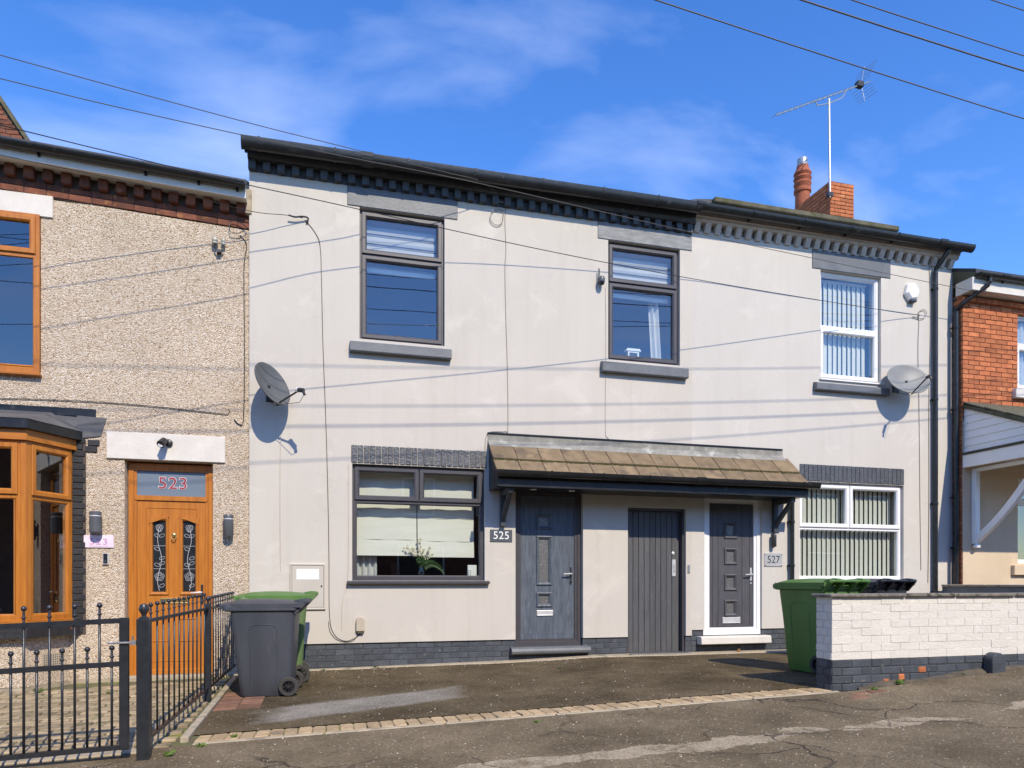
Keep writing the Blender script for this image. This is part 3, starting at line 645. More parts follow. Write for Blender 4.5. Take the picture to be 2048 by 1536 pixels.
roof_slab(h5, XL - 0.03, XM, -0.1, 6.29, 4.0, 24)
b = MB(); b.panel(XL, XM, 6.1, 6.36, [], 0.05, 0.25); part('wall_head', b, 'render', h5)
# lintels and sills
for (xa, xb, za, zb, m) in ((0.27, 1.67, 5.78, 6.028, 'grey_paint'), (3.63, 5.07, 5.795, 6.028, 'grey_paint_worn')):
    b = MB(); b.box(xa, xb, -0.012, 0.06, za, zb); part('lintel', b, m, h5, bevel=0.006)
for (xa, xb, za, zb) in ((0.30, 1.58, 3.935, 4.075), (3.67, 4.98, 3.945, 4.10)):
    b = MB(); b.exx([(0.1, za), (-0.075, za), (-0.085, za + .01), (-0.085, zb - .03), (-0.075, zb - .015), (0.1, zb + .03)], xa, xb); part('sill', b, 'grey_paint', h5, bevel=0.004)
sol = MB(); sol.box(0.315, 2.052, 0.004, 0.08, 2.555, 2.778); lp = part('lintel', sol, 'soldier_paint', h5)
for k in range(23):
    xx = 0.318 + k * 0.0755
    place('brick', brick_mesh(0.069, 0.05, 0.218, 0.005, 'soldier_paint', k % 3), (xx + 0.037, 0.012 + random.uniform(-.002, .002), 2.667), lp)
b = MB(); b.exx([(0.12, 1.032), (-0.07, 1.032), (-0.07, 1.062), (0.06, 1.082), (0.12, 1.082)], 0.265, 2.09); part('sill', b, 'anthracite', h5, bevel=0.003)
# windows
YW = 0.055
for (x0, x1, z0, z1) in (W1, W2):
    zt = z0 + 1.09
    window(h5, x0 + .004, x1 - .004, z0, z1 - .004, YW, 'anthracite',
           [(x0 + .03, x1 - .03, zt + .01, z1 - .03, 'sash'), (x0 + .03, x1 - .03, z0 + .03, zt - .01, 'sash')], fw=0.04, trans=[(x0 + .03, x1 - .03, zt, .016)])
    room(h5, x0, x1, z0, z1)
x0, x1, z0, z1 = LW; zt = 2.075; xm = 1.175
window(h5, x0 + .004, x1 - .004, z0 + .006, z1 - .004, YW, 'anthracite',
       [(x0 + .03, xm - .005, zt + .02, z1 - .03, 'sash'), (xm + .005, x1 - .03, zt + .02, z1 - .03, 'sash'), (x0 + .045, x1 - .045, z0 + .05, zt - .01, 'fixed')],
       fw=0.055, trans=[(x0 + .03, x1 - .03, zt + .008, .022)], mull=[(xm, zt, z1 - .02, .012)])
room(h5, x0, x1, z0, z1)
# door 525
def doorset(parent, x0, x1, z0, z1, mf, md, fw, lights, y=0.07, glass='obscure_glass', grooves=(), lname='door'):
    b = MB(); b.ring(x0, x1, z0, z1, [(0, y+.08), (0, y), (fw*.55, y), (fw*.62, y+.012), (fw, y+.012), (fw, y+.08)]); part('door_frame', b, mf, parent)
    a, c, d, e = x0 + fw + .004, x1 - fw - .004, z0 + .045, z1 - fw - .004
    b = MB(); b.panel(a, c, d, e, [(l[0], l[1], l[2], l[3]) for l in lights], y + .028, y + .07)
    dr = part(lname, b, md, parent)
    for l in lights:
        r = MB(); w_ = 0.028
        r.ring(l[0] - w_, l[1] + w_, l[2] - w_, l[3] + w_, [(0, y+.03), (.004, y+.012), (.014, y+.008), (.03, y+.018), (.044, y+.03), (.044, y+.05)])
        part('light_moulding', r, md, dr)
        p = MB(); p.box(l[0], l[1], y + .042, y + .05, l[2], l[3]); part('pane', p, glass, dr)
    for (ga, gb, gc, gd) in grooves:
        r = MB(); r.ring(ga, gb, gc, gd, [(0, y+.03), (.003, y+.0255), (.009, y+.0255), (.012, y+.03)]); part('panel_line', r, md, dr)
    b = MB(); b.box(a, c, y + .02, y + .08, z0 + .012, z0 + .04); part('threshold', b, 'steel', parent, bevel=0.004)
    return dr
def lever(dr, xc, zc, y, left=True, m='steel', plate='steel', h=0.24):
    b = MB(); b.box(xc - .014, xc + .014, y - .010, y, zc - h*.6, zc + h*.4); part('handle_plate', b, plate, dr, bevel=0.006, seg=2)
    s = -1 if left else 1; b = MB(); b.tube([(xc, y, zc), (xc, y - .045, zc), (xc + s*.02, y - .055, zc), (xc + s*.12, y - .052, zc - .006)], [.010, .010, .012, .008], 8); part('handle_lever', b, m, dr, smooth=True)
    b = MB(); b.lathe([(.011, 0), (.011, -.014), (.004, -.016)], (xc, y - .008, zc - h*.42), 10, 'y'); part('keyhole', b, 'dark_plastic', dr)
d5 = doorset(h5, D5[0] + .003, D5[1] - .003, D5[2] + .03, D5[3] - .003, 'anthracite', 'door_blue', 0.092,
             [(2.80, 2.97, 1.80, 1.96), (2.80, 2.97, 1.04, 1.66), (2.80, 2.97, 0.745, 0.89)], grooves=[(2.62, 3.20, 0.28, 0.36)])
lever(d5, 3.27, 1.17, 0.097, plate='dark_plastic')
b = MB(); b.ring(2.775, 3.015, 0.595, 0.675, [(0, .097), (.004, .083), (.012, .080), (.016, .086), (.016, .097)]); b.box(2.79, 3.0, .086, .095, .61, .66); part('letter_plate', b, 'steel', d5, bevel=.003)
b = MB(); b.exx([(0.16, 0.09), (-0.05, 0.09), (-0.075, 0.105), (-0.08, 0.135), (-0.07, 0.165), (-0.04, 0.185), (0.16, 0.188)], 2.385, 3.505); part('door_step', b, 'grey_paint', h5, bevel=0.006, seg=2)
# passage door of vertical boards
x0, x1, z0, z1 = GT; b = MB(); b.ring(x0 + .003, x1 - .003, 0.035, z1 - .003, [(0, .20), (0, .045), (.03, .045), (.03, .20)]); part('passage_frame', b, 'anthracite', h5)
bb = MB(); bb.box(x0 + .034, x1 - .034, .13, .16, .04, z1 - .034); gd = part('passage_door', bb, 'plank_paint', h5)
n = 9; wdt = (x1 - x0 - .07 - 0.05) / n
for k in range(n):
    xa = x0 + .036 + k * wdt
    place('plank', brick_mesh(wdt - .005, 0.03, 2.02, 0.004, 'plank_paint', k % 3), (xa + wdt/2, .112 + random.uniform(-.001, .001), 1.055), gd)
b = MB(); b.box(x1 - .17, x1 - .115, .086, .097, 1.14, 1.38); b.tube([(x1-.14, .088, 1.2), (x1-.14, .06, 1.22), (x1-.14, .06, 1.30), (x1-.14, .088, 1.32)], .006, 6); part('pull_handle', b, 'steel', gd, bevel=.002)
b = MB(); b.lathe([(.022, 0), (.022, -.012), (.012, -.016)], (x1 - .155, .097, 1.47), 12, 'y'); part('rim_lock', b, 'steel', gd, smooth=True)
b = MB(); b.box(x0 - .01, x1 + .02, -0.13, -0.03, g(4.5, 0) - .05, g(4.5, 0) + .019)
for k in range(34): b.box(x0 + .005 + k*.026, x0 + .016 + k*.026, -0.125, -0.035, g(4.5, 0) + .018, g(4.5, 0) + .024)
thing('drain_channel', b, 'galv', 'narrow grey metal drain channel across the foot of the plank passage door', 'drain')

# ================================================================== HOUSE 527
h7 = E('terraced_house', (7.4, 0.1, 0), 'pale rendered house with white windows, vertical blinds and door numbered 527', 'house')
W3 = (7.24, 8.345, 4.14, 5.785); LW7 = (6.87, 8.775, 1.085, 2.57); D7 = (5.275, 6.225, 0.27, 2.315)
b = MB(); b.panel(XM, XR, 0.37, 6.10, [W3, LW7, (D7[0], D7[1], 0, D7[3])], 0.0, 0.25); wall7 = part('wall', b, 'render2', h7)
pl = MB(); pl.panel(XM, XR, -0.35, 0.368, [(D7[0], D7[1], 0.2, 0.6)], 0.03, 0.25); pl7 = part('plinth', pl, 'plinth_mortar', h7)
bricks(pl7, XM, XR, -0.015, 0.365, 0.022, 'plinth', holes=[(D7[0], D7[1], 0.21, 1)], floor=lambda x: g(x, 0) - 0.01, H=0.0755, j=.006)
for k in range(28):
    xx = XM + 0.06 + k * 0.1675
    if xx > XR - 0.04: break
    zb, zt = 6.07, 6.195
    b = MB(); b.exx([(0.02, zb), (-0.03, zb), (-0.085, zt - .015), (-0.085, zt), (0.02, zt)], xx - .042, xx + .042)
    if k == 0: dme = b.mesh('dentil'); dme.transform(Matrix.Translation((-xx, 0, 0))); dme.materials.append(MATS['dentil_cream'])
    place('dentil', dme, (xx, 0, 0), wall7)
b = MB(); b.exx([(0.1, 6.195), (-0.09, 6.195), (-0.105, 6.205), (-0.11, 6.24), (-0.13, 6.25), (-0.135, 6.345), (0.1, 6.345)], XM + .002, XR + .02); part('cornice', b, 'dentil_cream', h7, smooth=True)
gutter(h7, XM - 0.02, XR + 0.12, -0.240, 6.335, 0.072, [5.9, 6.75, 7.55, 8.4], unions=(5.05, 9.25), fall=.012, k=1.3)
b = MB(); b.box(XM, XR + .05, -0.20, 0.0, 6.30, 6.33); part('eaves_tile_edge', b, 'slate', h7)
roof_slab(h7, XM, XR + .02, -0.1, 6.30, 4.0, 24)
b = MB(); b.panel(XM, XR, 6.1, 6.36, [], 0.05, 0.25); part('wall_head', b, 'render2', h7)
b = MB(); b.box(7.09, 8.52, -0.012, 0.06, 5.79, 6.066); part('lintel', b, 'grey_paint', h7, bevel=0.006)
b = MB(); b.exx([(0.1, 3.945), (-0.075, 3.945), (-0.085, 3.955), (-0.085, 4.04), (-0.075, 4.055), (0.1, 4.10)], 7.11, 8.44); part('sill', b, 'grey_paint', h7, bevel=0.004)
sol = MB(); sol.box(6.865, 8.782, 0.004, 0.08, 2.578, 2.832); lp = part('lintel', sol, 'plinth_mortar', h7)
for k in range(25):
    xx = 6.868 + k * 0.0765
    place('brick', brick_mesh(0.071, 0.05, 0.25, 0.004, 'soldier_paint', k % 3), (xx + 0.038, 0.014 + random.uniform(-.002, .002), 2.705), lp)
x0, x1, z0, z1 = W3; zt = 4.93
window(h7, x0 + .004, x1 - .004, z0, z1 - .004, YW, 'white_pvc', [(x0 + .05, x1 - .05, zt + .03, z1 - .05, 'fixed'), (x0 + .03, x1 - .03, z0 + .03, zt - .01, 'sash')], fw=0.055, trans=[(x0 + .03, x1 - .03, zt + .01, .025)])
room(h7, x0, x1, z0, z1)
b = MB(); b.box(x0 - .02, x1 + .03, -.03, .12, z0 - .022, z0 - .002); part('window_board', b, 'white_pvc', h7)
x0, x1, z0, z1 = LW7; zt = 1.87; xm = 7.80
window(h7, x0 + .004, x1 - .004, z0, z1 - .004, YW, 'white_pvc', [(x0 + .03, xm - .006, zt + .02, z1 - .03, 'sash'), (xm + .006, x1 - .03, zt + .02, z1 - .03, 'sash'), (x0 + .045, x1 - .045, z0 + .05, zt - .01, 'fixed')],
       fw=0.055, trans=[(x0 + .03, x1 - .03, zt + .008, .024)], mull=[(xm, zt, z1 - .02, .014)])
room(h7, x0, x1, z0, z1)
b = MB(); b.box(x0 - .03, x1 + .05, -.05, .12, z0 - .03, z0 - .002); part('sill', b, 'white_pvc', h7, bevel=.004)
d7 = doorset(h7, D7[0] + .003, D7[1] - .003, D7[2] + .02, D7[3] - .003, 'white_pvc', 'door_grey', 0.105,
             [(5.66, 5.82, z, z + .185) for z in (1.72, 1.34, 0.96, 0.585)], grooves=[(5.44, 6.06, 0.40, 0.41)], glass='obscure_glass', y=.035)
for xg in (5.44, 5.535, 5.93, 6.06):
    b = MB(); b.box(xg - .003, xg + .003, .0605, .064, .42, 2.15); part('panel_line', b, 'dark_plastic', d7)
lever(d7, 6.075, 1.17, 0.062)
b = MB(); b.ring(5.60, 5.90, 0.45, 0.545, [(0, .062), (.004, .048), (.012, .043), (.02, .053), (.02, .062)]); b.box(5.62, 5.88, .05, .06, .47, .525); part('letter_plate', b, 'steel', d7, bevel=.003)
b = MB(); b.exx([(0.16, 0.165), (-0.10, 0.165), (-0.105, 0.175), (-0.10, 0.262), (-0.08, 0.275), (0.16, 0.278)], 5.17, 6.315); part('door_step', b, 'white_paint', h7, bevel=0.006, seg=2)
downpipe(h7, [(9.42, -.215, 6.30), (9.42, -.215, 6.24), (9.40, -.20, 6.20), (9.34, -.07, 6.02), (9.335, -.055, 5.96), (9.335, -.055, 0.3)], .036, clips=[(9.335, -.055, z) for z in (5.7, 3.95, 2.3, .9)])
# overflow of the small canopy
downpipe(h7, [(6.70, -.055, 2.30), (6.70, -.055, 2.0), (6.70, -.055, 0.12)], .033, clips=[(6.70, -.055, z) for z in (1.95, 1.3, .6)])
# dormer with a flat felt roof, and chimney
YD = 2.2
pa, pb = P(1430, 393, YD - .15), P(1800, 450, YD - .15); zs = (pa.z + pb.z)/2
dm = part('dormer', MB().box(pa.x + .05, pb.x - .2, YD, YD + 2.6, zs - 1.2, zs - .1), 'mortar', h7)
part('dormer_roof', MB().box(pa.x, pb.x, YD - .15, YD + 2.8, zs - .105, zs), 'moss_tile', dm, bevel=.02)
lo = P(1366, 401, YD - .05); b = MB(); b.exy([(lo.x - .1, lo.z - .5), (pa.x + .25, zs - .6), (pa.x + .25, zs - .01), (pa.x - .02, zs - .004), (pa.x - .3, zs - .04), (lo.x, lo.z)], YD - .05, YD + 1.5); part('roof_slope', b, 'slate', dm, bevel=.01)
YC = 2.8; c0, c1 = P(1660, 364, YC), P(1708, 368, YC); cw = c1.x - c0.x; cz = (c0.z + c1.z)/2; cb = P(1592, 408, 4.3)
ch = part('chimney', MB().box(c0.x + .01, c1.x - .01, YC + .01, YC + 1.39, cz - 2.0, cz - .01), 'mortar_dark', h7)
for k in range(12):
    zb = cz - .075 * (k + 1); n = 3 if k % 2 else 2
    if k % 2 == 0: segs = [(0, .43*cw), (.43*cw, cw)]
    else: segs = [(0, .2*cw), (.2*cw, .63*cw), (.63*cw, cw)]
    for (a, c) in segs: place('brick', brick_mesh(round(c - a - .01, 2), .1, .066, .005, 'red_brick', k % 3), (c0.x + (a + c)/2, YC + .048, zb + .037), ch)
    yy = YC + .105
    for i in range(6): place('brick', brick_mesh(.09, .205, .066, .005, 'red_brick', k % 3), (c0.x + .043, yy + .10 + (k % 2) * .0 , zb + .037), ch); yy += .215
b = MB(); b.hexa([(c0.x-.0, YC, cz), (c1.x, YC, cz), (c1.x, YC+1.4, cz), (c0.x, YC+1.4, cz), (c0.x+.1, YC+.1, cz+.03), (c1.x-.1, YC+.1, cz+.03), (c1.x-.1, YC+1.3, cz+.03), (c0.x+.1, YC+1.3, cz+.03)]); part('flaunching', b, 'coping', ch)
pc = P(1606, 400, YC + 1.15); pt = P(1604, 318, YC + 1.15); h_ = pt.z - cz; xc = (c0.x + c1.x)/2 - .02
xc = P(1605, 360, YC + 1.15).x
b = MB(); r0 = .155
b.lathe([(r0*1.0, 0), (r0*.98, h_*.34), (r0*1.15, h_*.36), (r0*1.15, h_*.42), (r0*.98, h_*.44), (r0*1.2, h_*.52), (r0*1.0, h_*.56), (r0*1.22, h_*.62), (r0*1.0, h_*.66), (r0*1.2, h_*.71), (r0*.8, h_*.82), (r0*.8, h_*.86)], (xc, YC + 1.15, cz), 16); cp = part('chimney_pot', b, 'terracotta', ch, smooth=True)
b = MB(); b.lathe([(r0*.72, h_*.8), (r0*.72, h_*.99), (r0*.5, h_*1.0)], (xc, YC + 1.15, cz), 14); part('flue_liner', b, 'galv', cp, smooth=True)

# ================================================================== canopy over both doors
ca = E('door_canopy', (4.35, 0, 2.25), 'tiled lean-to canopy with black gutter over the doors of 525 and 527', 'canopy')
cx0, cx1 = 2.07, 6.63; yF = -.50; zB = 2.262; zw, zf = 2.90, 2.485
b = MB(); b.exx([(0.0, zB), (yF, zB), (yF, zf - .03), (0.0, zw - .03)], cx0 + .02, cx1 - .02); part('canopy_box', b, 'black_pvc', ca)
b = MB(); b.box(cx0 + .015, cx1 - .015, yF - .022, yF - .001, zB - .01, zf - .03); part('fascia', b, 'black_pvc', ca, bevel=.003)
n = 14; tw = (cx1 - cx0) / n; sl = math.atan2(zw - zf, -yF); ln = math.hypot(zw - zf, -yF)
for r_, (ya, yb, lift) in enumerate(((-.585, -.27, .0), (-.325, -.03, .030))):
    L_ = (yb - ya) / math.cos(sl); yc = (ya + yb)/2; zc = zw + math.tan(sl) * yc + lift - .026
    me = brick_mesh(round(tw - .006, 3), round(L_, 3), .03, .004, 'roof_tile', r_)
    for k in range(n):
        place('roof_tile', me, (cx0 + tw * (k + .5), yc, zc + random.uniform(-.002, .002)), ca, (sl + random.uniform(-.008, .008), random.uniform(-.004, .004), 0))
rs = random.Random(3); ms = MB()
for (yy, zz, rr) in ((-.330, zw + math.tan(sl) * -.330 - .006, .012), (-.32, zw + math.tan(sl) * -.32 - .002, .009)):
    xx = cx0 + .01
    while xx < cx1 - .02:
        r_ = rr * rs.uniform(.5, 1.35); ms.lathe([(.001, -r_), (r_, -r_*.3), (r_*1.1, r_*.2), (.001, r_)], (xx, yy + rs.uniform(-.008, .008), zz + rs.uniform(-.003, .003)), 6); xx += rs.uniform(.008, .028)
part('moss', ms, 'moss', ca, smooth=True)['kind'] = 'stuff'
b = MB()
for k in range(46):
    yy = rs.uniform(-.55, -.10); xx = rs.uniform(cx0 + .05, cx1 - .05); zz = zw + math.tan(sl) * yy + (-.0105 if yy < -.33 else .021); r_ = rs.uniform(.004, .013)
    b.add([(xx + r_*math.cos(a)*rs.uniform(.7, 1.2), yy + r_*math.sin(a)*math.cos(sl), zz + r_*math.sin(a)*math.sin(sl)) for a in [i*math.pi/3.5 for i in range(7)]], [tuple(range(7))])
part('lichen_spot', b, 'sand_pebble', ca)['kind'] = 'stuff'
b = MB(); b.exx([(-.004, zw + .005), (-.004, zw + .115), (-.012, zw + .115), (-.012, zw + .03), (-.10, zw - .058), (-.095, zw - .068), (-.004, zw + .022)], cx0 + .005, cx1 - .06); part('flashing', b, 'lead', ca)
b = MB(); b.box(cx0 + .0, cx1 - .07, -.03, 0.0, zw + .116, zw + .13); part('flashing_trim', b, 'black_pvc', ca)
gutter(ca, cx0 - .02, cx1 + .09, -.60, 2.445, .058, [2.75, 3.45, 4.1, 5.5, 6.45], unions=(4.85,), k=1.35)
for xb_ in (2.27, 6.42):
    b = MB(); b.box(xb_ - .035, xb_ + .035, -.07, -.001, 1.79, zB - .002); br = part('bracket', b, 'cornice_paint', ca, bevel=.006)
    b = MB(); b.box(xb_ - .033, xb_ + .033, -.46, -.07, zB - .075, zB - .003); part('bracket_arm', b, 'cornice_paint', br, bevel=.005)
    b = MB(); b.exx([(-.062, 1.86), (-.062, 1.95), (-.36, zB - .07), (-.44, zB - .07)], xb_ - .028, xb_ + .028); part('bracket_brace', b, 'cornice_paint', br, bevel=.005)
for xx in (2.62, 3.15): part('downlight', MB().lathe([(.045, 0), (.045, -.006), (.03, -.008)], (xx, -.28, zB), 14), 'white_pvc', ca, smooth=True)

# ================================================================== the row across the road (behind the viewpoint, seen only in the panes)
YO = -17.0
op = E('terraced_house', (2, YO, 0), 'brick terrace across the road mirrored in the window panes', 'house')
hol = []
for k in range(8):
    xo = -22 + k * 6.0; hol += [(xo + .8, xo + 2.0, 3.6, 5.0), (xo + 3.6, xo + 4.8, 3.6, 5.0), (xo + .6, xo + 2.4, .9, 2.4), (xo + 3.6, xo + 4.6, -1.0, 2.1)]
ow = part('wall', MB().panel(-24, 28, -1.5, 5.6, hol, YO, YO - .25), 'brick_dark', op)
for h_ in hol:
    if h_[2] > 0:
        f_ = part('window', MB().ring(h_[0], h_[1], h_[2], h_[3], [(0, YO - .15), (0, YO - .08), (.06, YO - .08), (.06, YO - .15)]), 'white_pvc', op); part('pane', MB().box(h_[0] + .06, h_[1] - .06, YO - .13, YO - .12, h_[2] + .06, h_[3] - .06), 'dark_glass', f_)
    else: part('door', MB().box(h_[0], h_[1], YO - .2, YO - .12, h_[2], h_[3]), 'door_grey', op)
part('roof', MB().exx([(YO + .3, 5.55), (YO - 3.5, 7.4), (YO - 7, 5.55), (YO - 7, 5.45), (YO + .3, 5.45)], -24, 28), 'slate', op)

# ================================================================== HOUSE 523 (pebbledash, oak-effect frames)
h3 = E('terraced_house', (-3.5, 0.15, -0.1), 'beige pebbledash house with orange-brown window frames and door numbered 523', 'house')
YP = 0.05
def es(x): return -0.042 * (x - XL)
def exs(b, poly, x0, x1): return b.loft([[(x0, y, z + es(x0)) for y, z in poly], [(x1, y, z + es(x1)) for y, z in poly]])
U3 = (-4.40, -3.11, 3.43, 5.21); D3 = (-2.255, -1.30, -0.5, 2.485); BY = (-4.9, -2.80, 0.60, 2.60)
b = MB(); b.panel(-7.0, XL - .002, -0.06, 5.40, [U3, (D3[0], D3[1], -1, D3[3]), BY], YP, 0.30); wall3 = part('wall', b, 'pebbledash', h3)
b = MB(); b.panel(-7.0, XL - .002, -0.45, -0.061, [(D3[0], D3[1], -1, 1)], YP - .012, .3); part('plinth', b, 'concrete', h3)
b = MB(); exs(b, [(YP, 5.33), (.28, 5.33), (.28, 5.72), (YP, 5.72)], -7.0, XL - .002); bh = part('wall_head', b, 'mortar_dark', h3)
x = -4.4; k = 0
while x < XL - .02:
    xe = min(x + .225, XL - .006)
    place('brick', brick_mesh(round(xe - x - .008, 2), .06, .068, .005, 'brick_dark', k % 3), ((x + xe)/2, YP + .016, 5.375 + es((x + xe)/2)), bh, (0, rad(2.4), 0))
    if k % 1 == 0: place('brick', brick_mesh(round(xe - x - .008, 2), .06, .068, .005, 'brick_dark', (k + 1) % 3), ((x + xe)/2, YP + .021, 5.452 + es((x + xe)/2)), bh, (0, rad(2.4), 0))
    x += .225; k += 1
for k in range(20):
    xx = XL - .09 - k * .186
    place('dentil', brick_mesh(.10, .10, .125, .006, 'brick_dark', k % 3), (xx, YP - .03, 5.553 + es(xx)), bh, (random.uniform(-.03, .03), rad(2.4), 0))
b = MB(); exs(b, [(YP, 5.617), (-.15, 5.617), (-.15, 5.60), (-.172, 5.60), (-.172, 5.735), (YP, 5.735)], -7.0, XL - .02); part('fascia', b, 'white_paint', h3, bevel=.004)
b = MB(); pr = gutter_profile(-.235, 5.742, .060); exs(b, pr, -7.0, XL - .02); g3 = part('gutter', b, 'black_pvc', h3, smooth=True)
for xx in (-3.05, -1.98, -1.42, -1.0):
    b = MB(); b.exx([(y, z + es(xx)) for y, z in gutter_profile(-.235, 5.748, .067, .008)], xx - .013, xx + .013); b.box(xx - .013, xx + .013, -.19, -.165, 5.66 + es(xx), 5.70 + es(xx)); part('gutter_clip', b, 'black_pvc', g3)
b = MB(); dpt = 4.0; ri = dpt * math.tan(rad(25)); exs(b, [(-.22, 5.752), (-.22 + dpt, 5.752 + ri), (-.22 + dpt, 5.81 + ri), (-.22, 5.80)], -7.0, XL - .02); part('roof', b, 'slate', h3)
b = MB(); b.box(XL - .055, XL + .03, -.02, .25, 5.50, 5.80); part('end_verge', b, 'concrete', h3, bevel=.012)
b = MB(); b.box(-4.6, -2.985, YP - .022, YP + .06, 5.19, 5.435); part('lintel', b, 'white_paint', h3, bevel=.006)
b = MB(); b.box(-2.44, -1.16, YP - .025, YP + .06, 2.488, 2.80); part('lintel', b, 'white_paint', h3, bevel=.006)
# upper window
x0, x1, z0, z1 = U3; zt = 4.74
window(h3, x0, x1 - .004, z0 - .02, z1 - .004, YP - .03, 'oak', [(x0 + .04, x1 - .04, zt + .01, z1 - .04, 'sash'), (x0 + .055, x1 - .055, z0 + .055, zt - .02, 'fixed')], fw=.07, trans=[(x0 + .03, x1 - .03, zt, .03)])
b = MB(); b.box(x0 - .02, x1 + .012, YP - .07, YP + .1, z0 - .055, z0 - .022); part('sill', b, 'oak_h', h3, bevel=.006)
room(h3, x0, x1, z0, z1, .302)
# bay
A_, B_, C_, D_ = Vector((-2.80, YP - .005)), Vector((-3.085, -.45)), Vector((-4.615, -.45)), Vector((-4.90, YP - .005))
def poly_off(o):
    t = o * 0.577; e_ = o * 1.155
    return [(A_.x + e_, YP - .003), (A_.x + e_, A_.y), (B_.x + t, B_.y - o), (C_.x - t, C_.y - o), (D_.x - e_, D_.y), (D_.x - e_, YP - .003)]
bw = part('bay_wall', MB().exz([(p[0], p[1]) for p in poly_off(-.02)], -.07, .455), 'pebbledash', h3)
part('bay_plinth', MB().exz([(p[0], p[1]) for p in poly_off(.0)], -.4, -.075), 'concrete', h3)
part('bay_sill', MB().exz([(p[0], p[1]) for p in poly_off(.085)], .456, .60), 'black_brick', h3, bevel=.008)
part('bay_board', MB().exz([(p[0], p[1]) for p in poly_off(.045)], .601, .645), 'oak_h', h3, bevel=.005)
def xform(o, M):
    o.data.transform(M)
    for c in o.children: xform(c, M)
Ls = (A_ - B_).length
wS = window(h3, .03, Ls - .005, .645, 2.56, -.015, 'oak', [(.055, Ls - .03, 1.985, 2.53, 'sash'), (.085, Ls - .06, .70, 1.95, 'fixed')], fw=.06, trans=[(.05, Ls - .03, 1.965, .02)])
dx_ = (A_ - B_).normalized()
xform(wS, Matrix(((dx_.x, -dx_.y, 0, B_.x), (dx_.y, dx_.x, 0, B_.y), (0, 0, 1, 0), (0, 0, 0, 1))))
window(h3, C_.x + .03, B_.x - .03, .645, 2.56, B_.y - .015, 'oak', [(C_.x + .06, -3.86, 1.985, 2.53, 'sash'), (-3.84, B_.x - .06, 1.985, 2.53, 'sash'), (C_.x + .09, B_.x - .09, .70, 1.95, 'fixed')], fw=.06,
       trans=[(C_.x + .05, B_.x - .05, 1.965, .02)], mull=[(-3.85, 1.98, 2.54, .015)])
b = MB(); b.exz([(B_.x - .035, B_.y - .022), (B_.x + .012, B_.y - .022), (B_.x + .050, B_.y + .036), (B_.x + .0, B_.y + .07), (B_.x - .035, B_.y + .05)], .645, 2.56); part('bay_post', b, 'oak', h3, bevel=.004)
part('bay_fascia', MB().exz([(p[0], p[1]) for p in poly_off(.055)], 2.561, 2.675), 'oak_h', h3, bevel=.005)
part('bay_trim', MB().exz([(p[0], p[1]) for p in poly_off(.105)], 2.676, 2.775), 'black_pvc', h3, bevel=.004)
b = MB(); lo = [(p[0], p[1], 2.778) for p in poly_off(.11)]; hi = [(-2.72, YP - .003, 2.97), (-2.72, YP - .006, 2.97), (-3.0, YP - .02, 2.98), (-4.7, YP - .02, 2.98), (-4.98, YP - .006, 2.97), (-4.98, YP - .004, 2.97)]
b.loft([lo, hi]); part('bay_roof', b, 'lead_dark', h3)
b = MB(); b.box(-5.1, -2.55, YP - .022, YP - .001, 2.955, 3.045); part('bay_cover_strip', b, 'black_pvc', h3, bevel=.003)
b = MB(); b.hexa([(-2.74, YP-.02, 2.70), (-2.50, YP-.012, 2.74), (-2.50, YP, 2.74), (-2.74, YP, 2.70), (-2.74, YP-.03, 2.96), (-2.44, YP-.012, 2.95), (-2.44, YP, 2.95), (-2.74, YP, 2.96)]); part('flashing', b, 'lead_dark', h3)
br = part('brick_pier', MB().box(-2.80, -2.655, YP - .012, YP + .05, .46, 2.68), 'mortar_dark', h3)
z = .47; k = 0
while z < 2.66:
    place('brick', brick_mesh(.13 if k % 2 else .11, .05, .066, .004, 'black_brick', k % 3), (-2.725 - (0 if k % 2 else .012), YP + .002, z + .035), br); z += .075; k += 1
for (xx, zz) in ((-2.575, 2.66), (-2.60, 2.585)): place('brick', brick_mesh(.12, .05, .066, .004, 'black_brick', 1), (xx, YP + .008, zz), br)
room(h3, BY[0], BY[1], BY[2], BY[3], .302)
b = MB(); b.box(-2.62 - .09, -2.62 + .09, YP - .012, YP + .02, .08, .24)
vb = MB(); bx_, bz_ = -3.02, .13
av = E('air_brick', (-2.72, YP - .36, .16), 'cream perforated air brick low in the wall below the bay window', 'air brick')
def local_side(u, y, z):   # point on the bay's angled side, u along it
    p = B_ + dx_ * u; nrm = Vector((-dx_.y, dx_.x)); q = p + nrm * y; return (q.x, q.y, z)
b = MB(); u0, u1 = .20, .44; zb0, zb1 = .12, .27
b.hexa([local_side(u0, .0, zb0), local_side(u1, .0, zb0), local_side(u1, .03, zb0), local_side(u0, .03, zb0), local_side(u0, .0, zb1), local_side(u1, .0, zb1), local_side(u1, .03, zb1), local_side(u0, .03, zb1)])
part('vent_plate', b, 'beige_plastic', av)
b = MB()
for i in range(8):
    for j_ in range(5):
        uu = u0 + .022 + i * .027; zz = zb0 + .018 + j_ * .025
        b.hexa([local_side(uu, -.002, zz), local_side(uu+.013, -.002, zz), local_side(uu+.013, .004, zz), local_side(uu, .004, zz), local_side(uu, -.002, zz+.012), local_side(uu+.013, -.002, zz+.012), local_side(uu+.013, .004, zz+.012), local_side(uu, .004, zz+.012)])
part('vent_hole', b, 'soil', av)
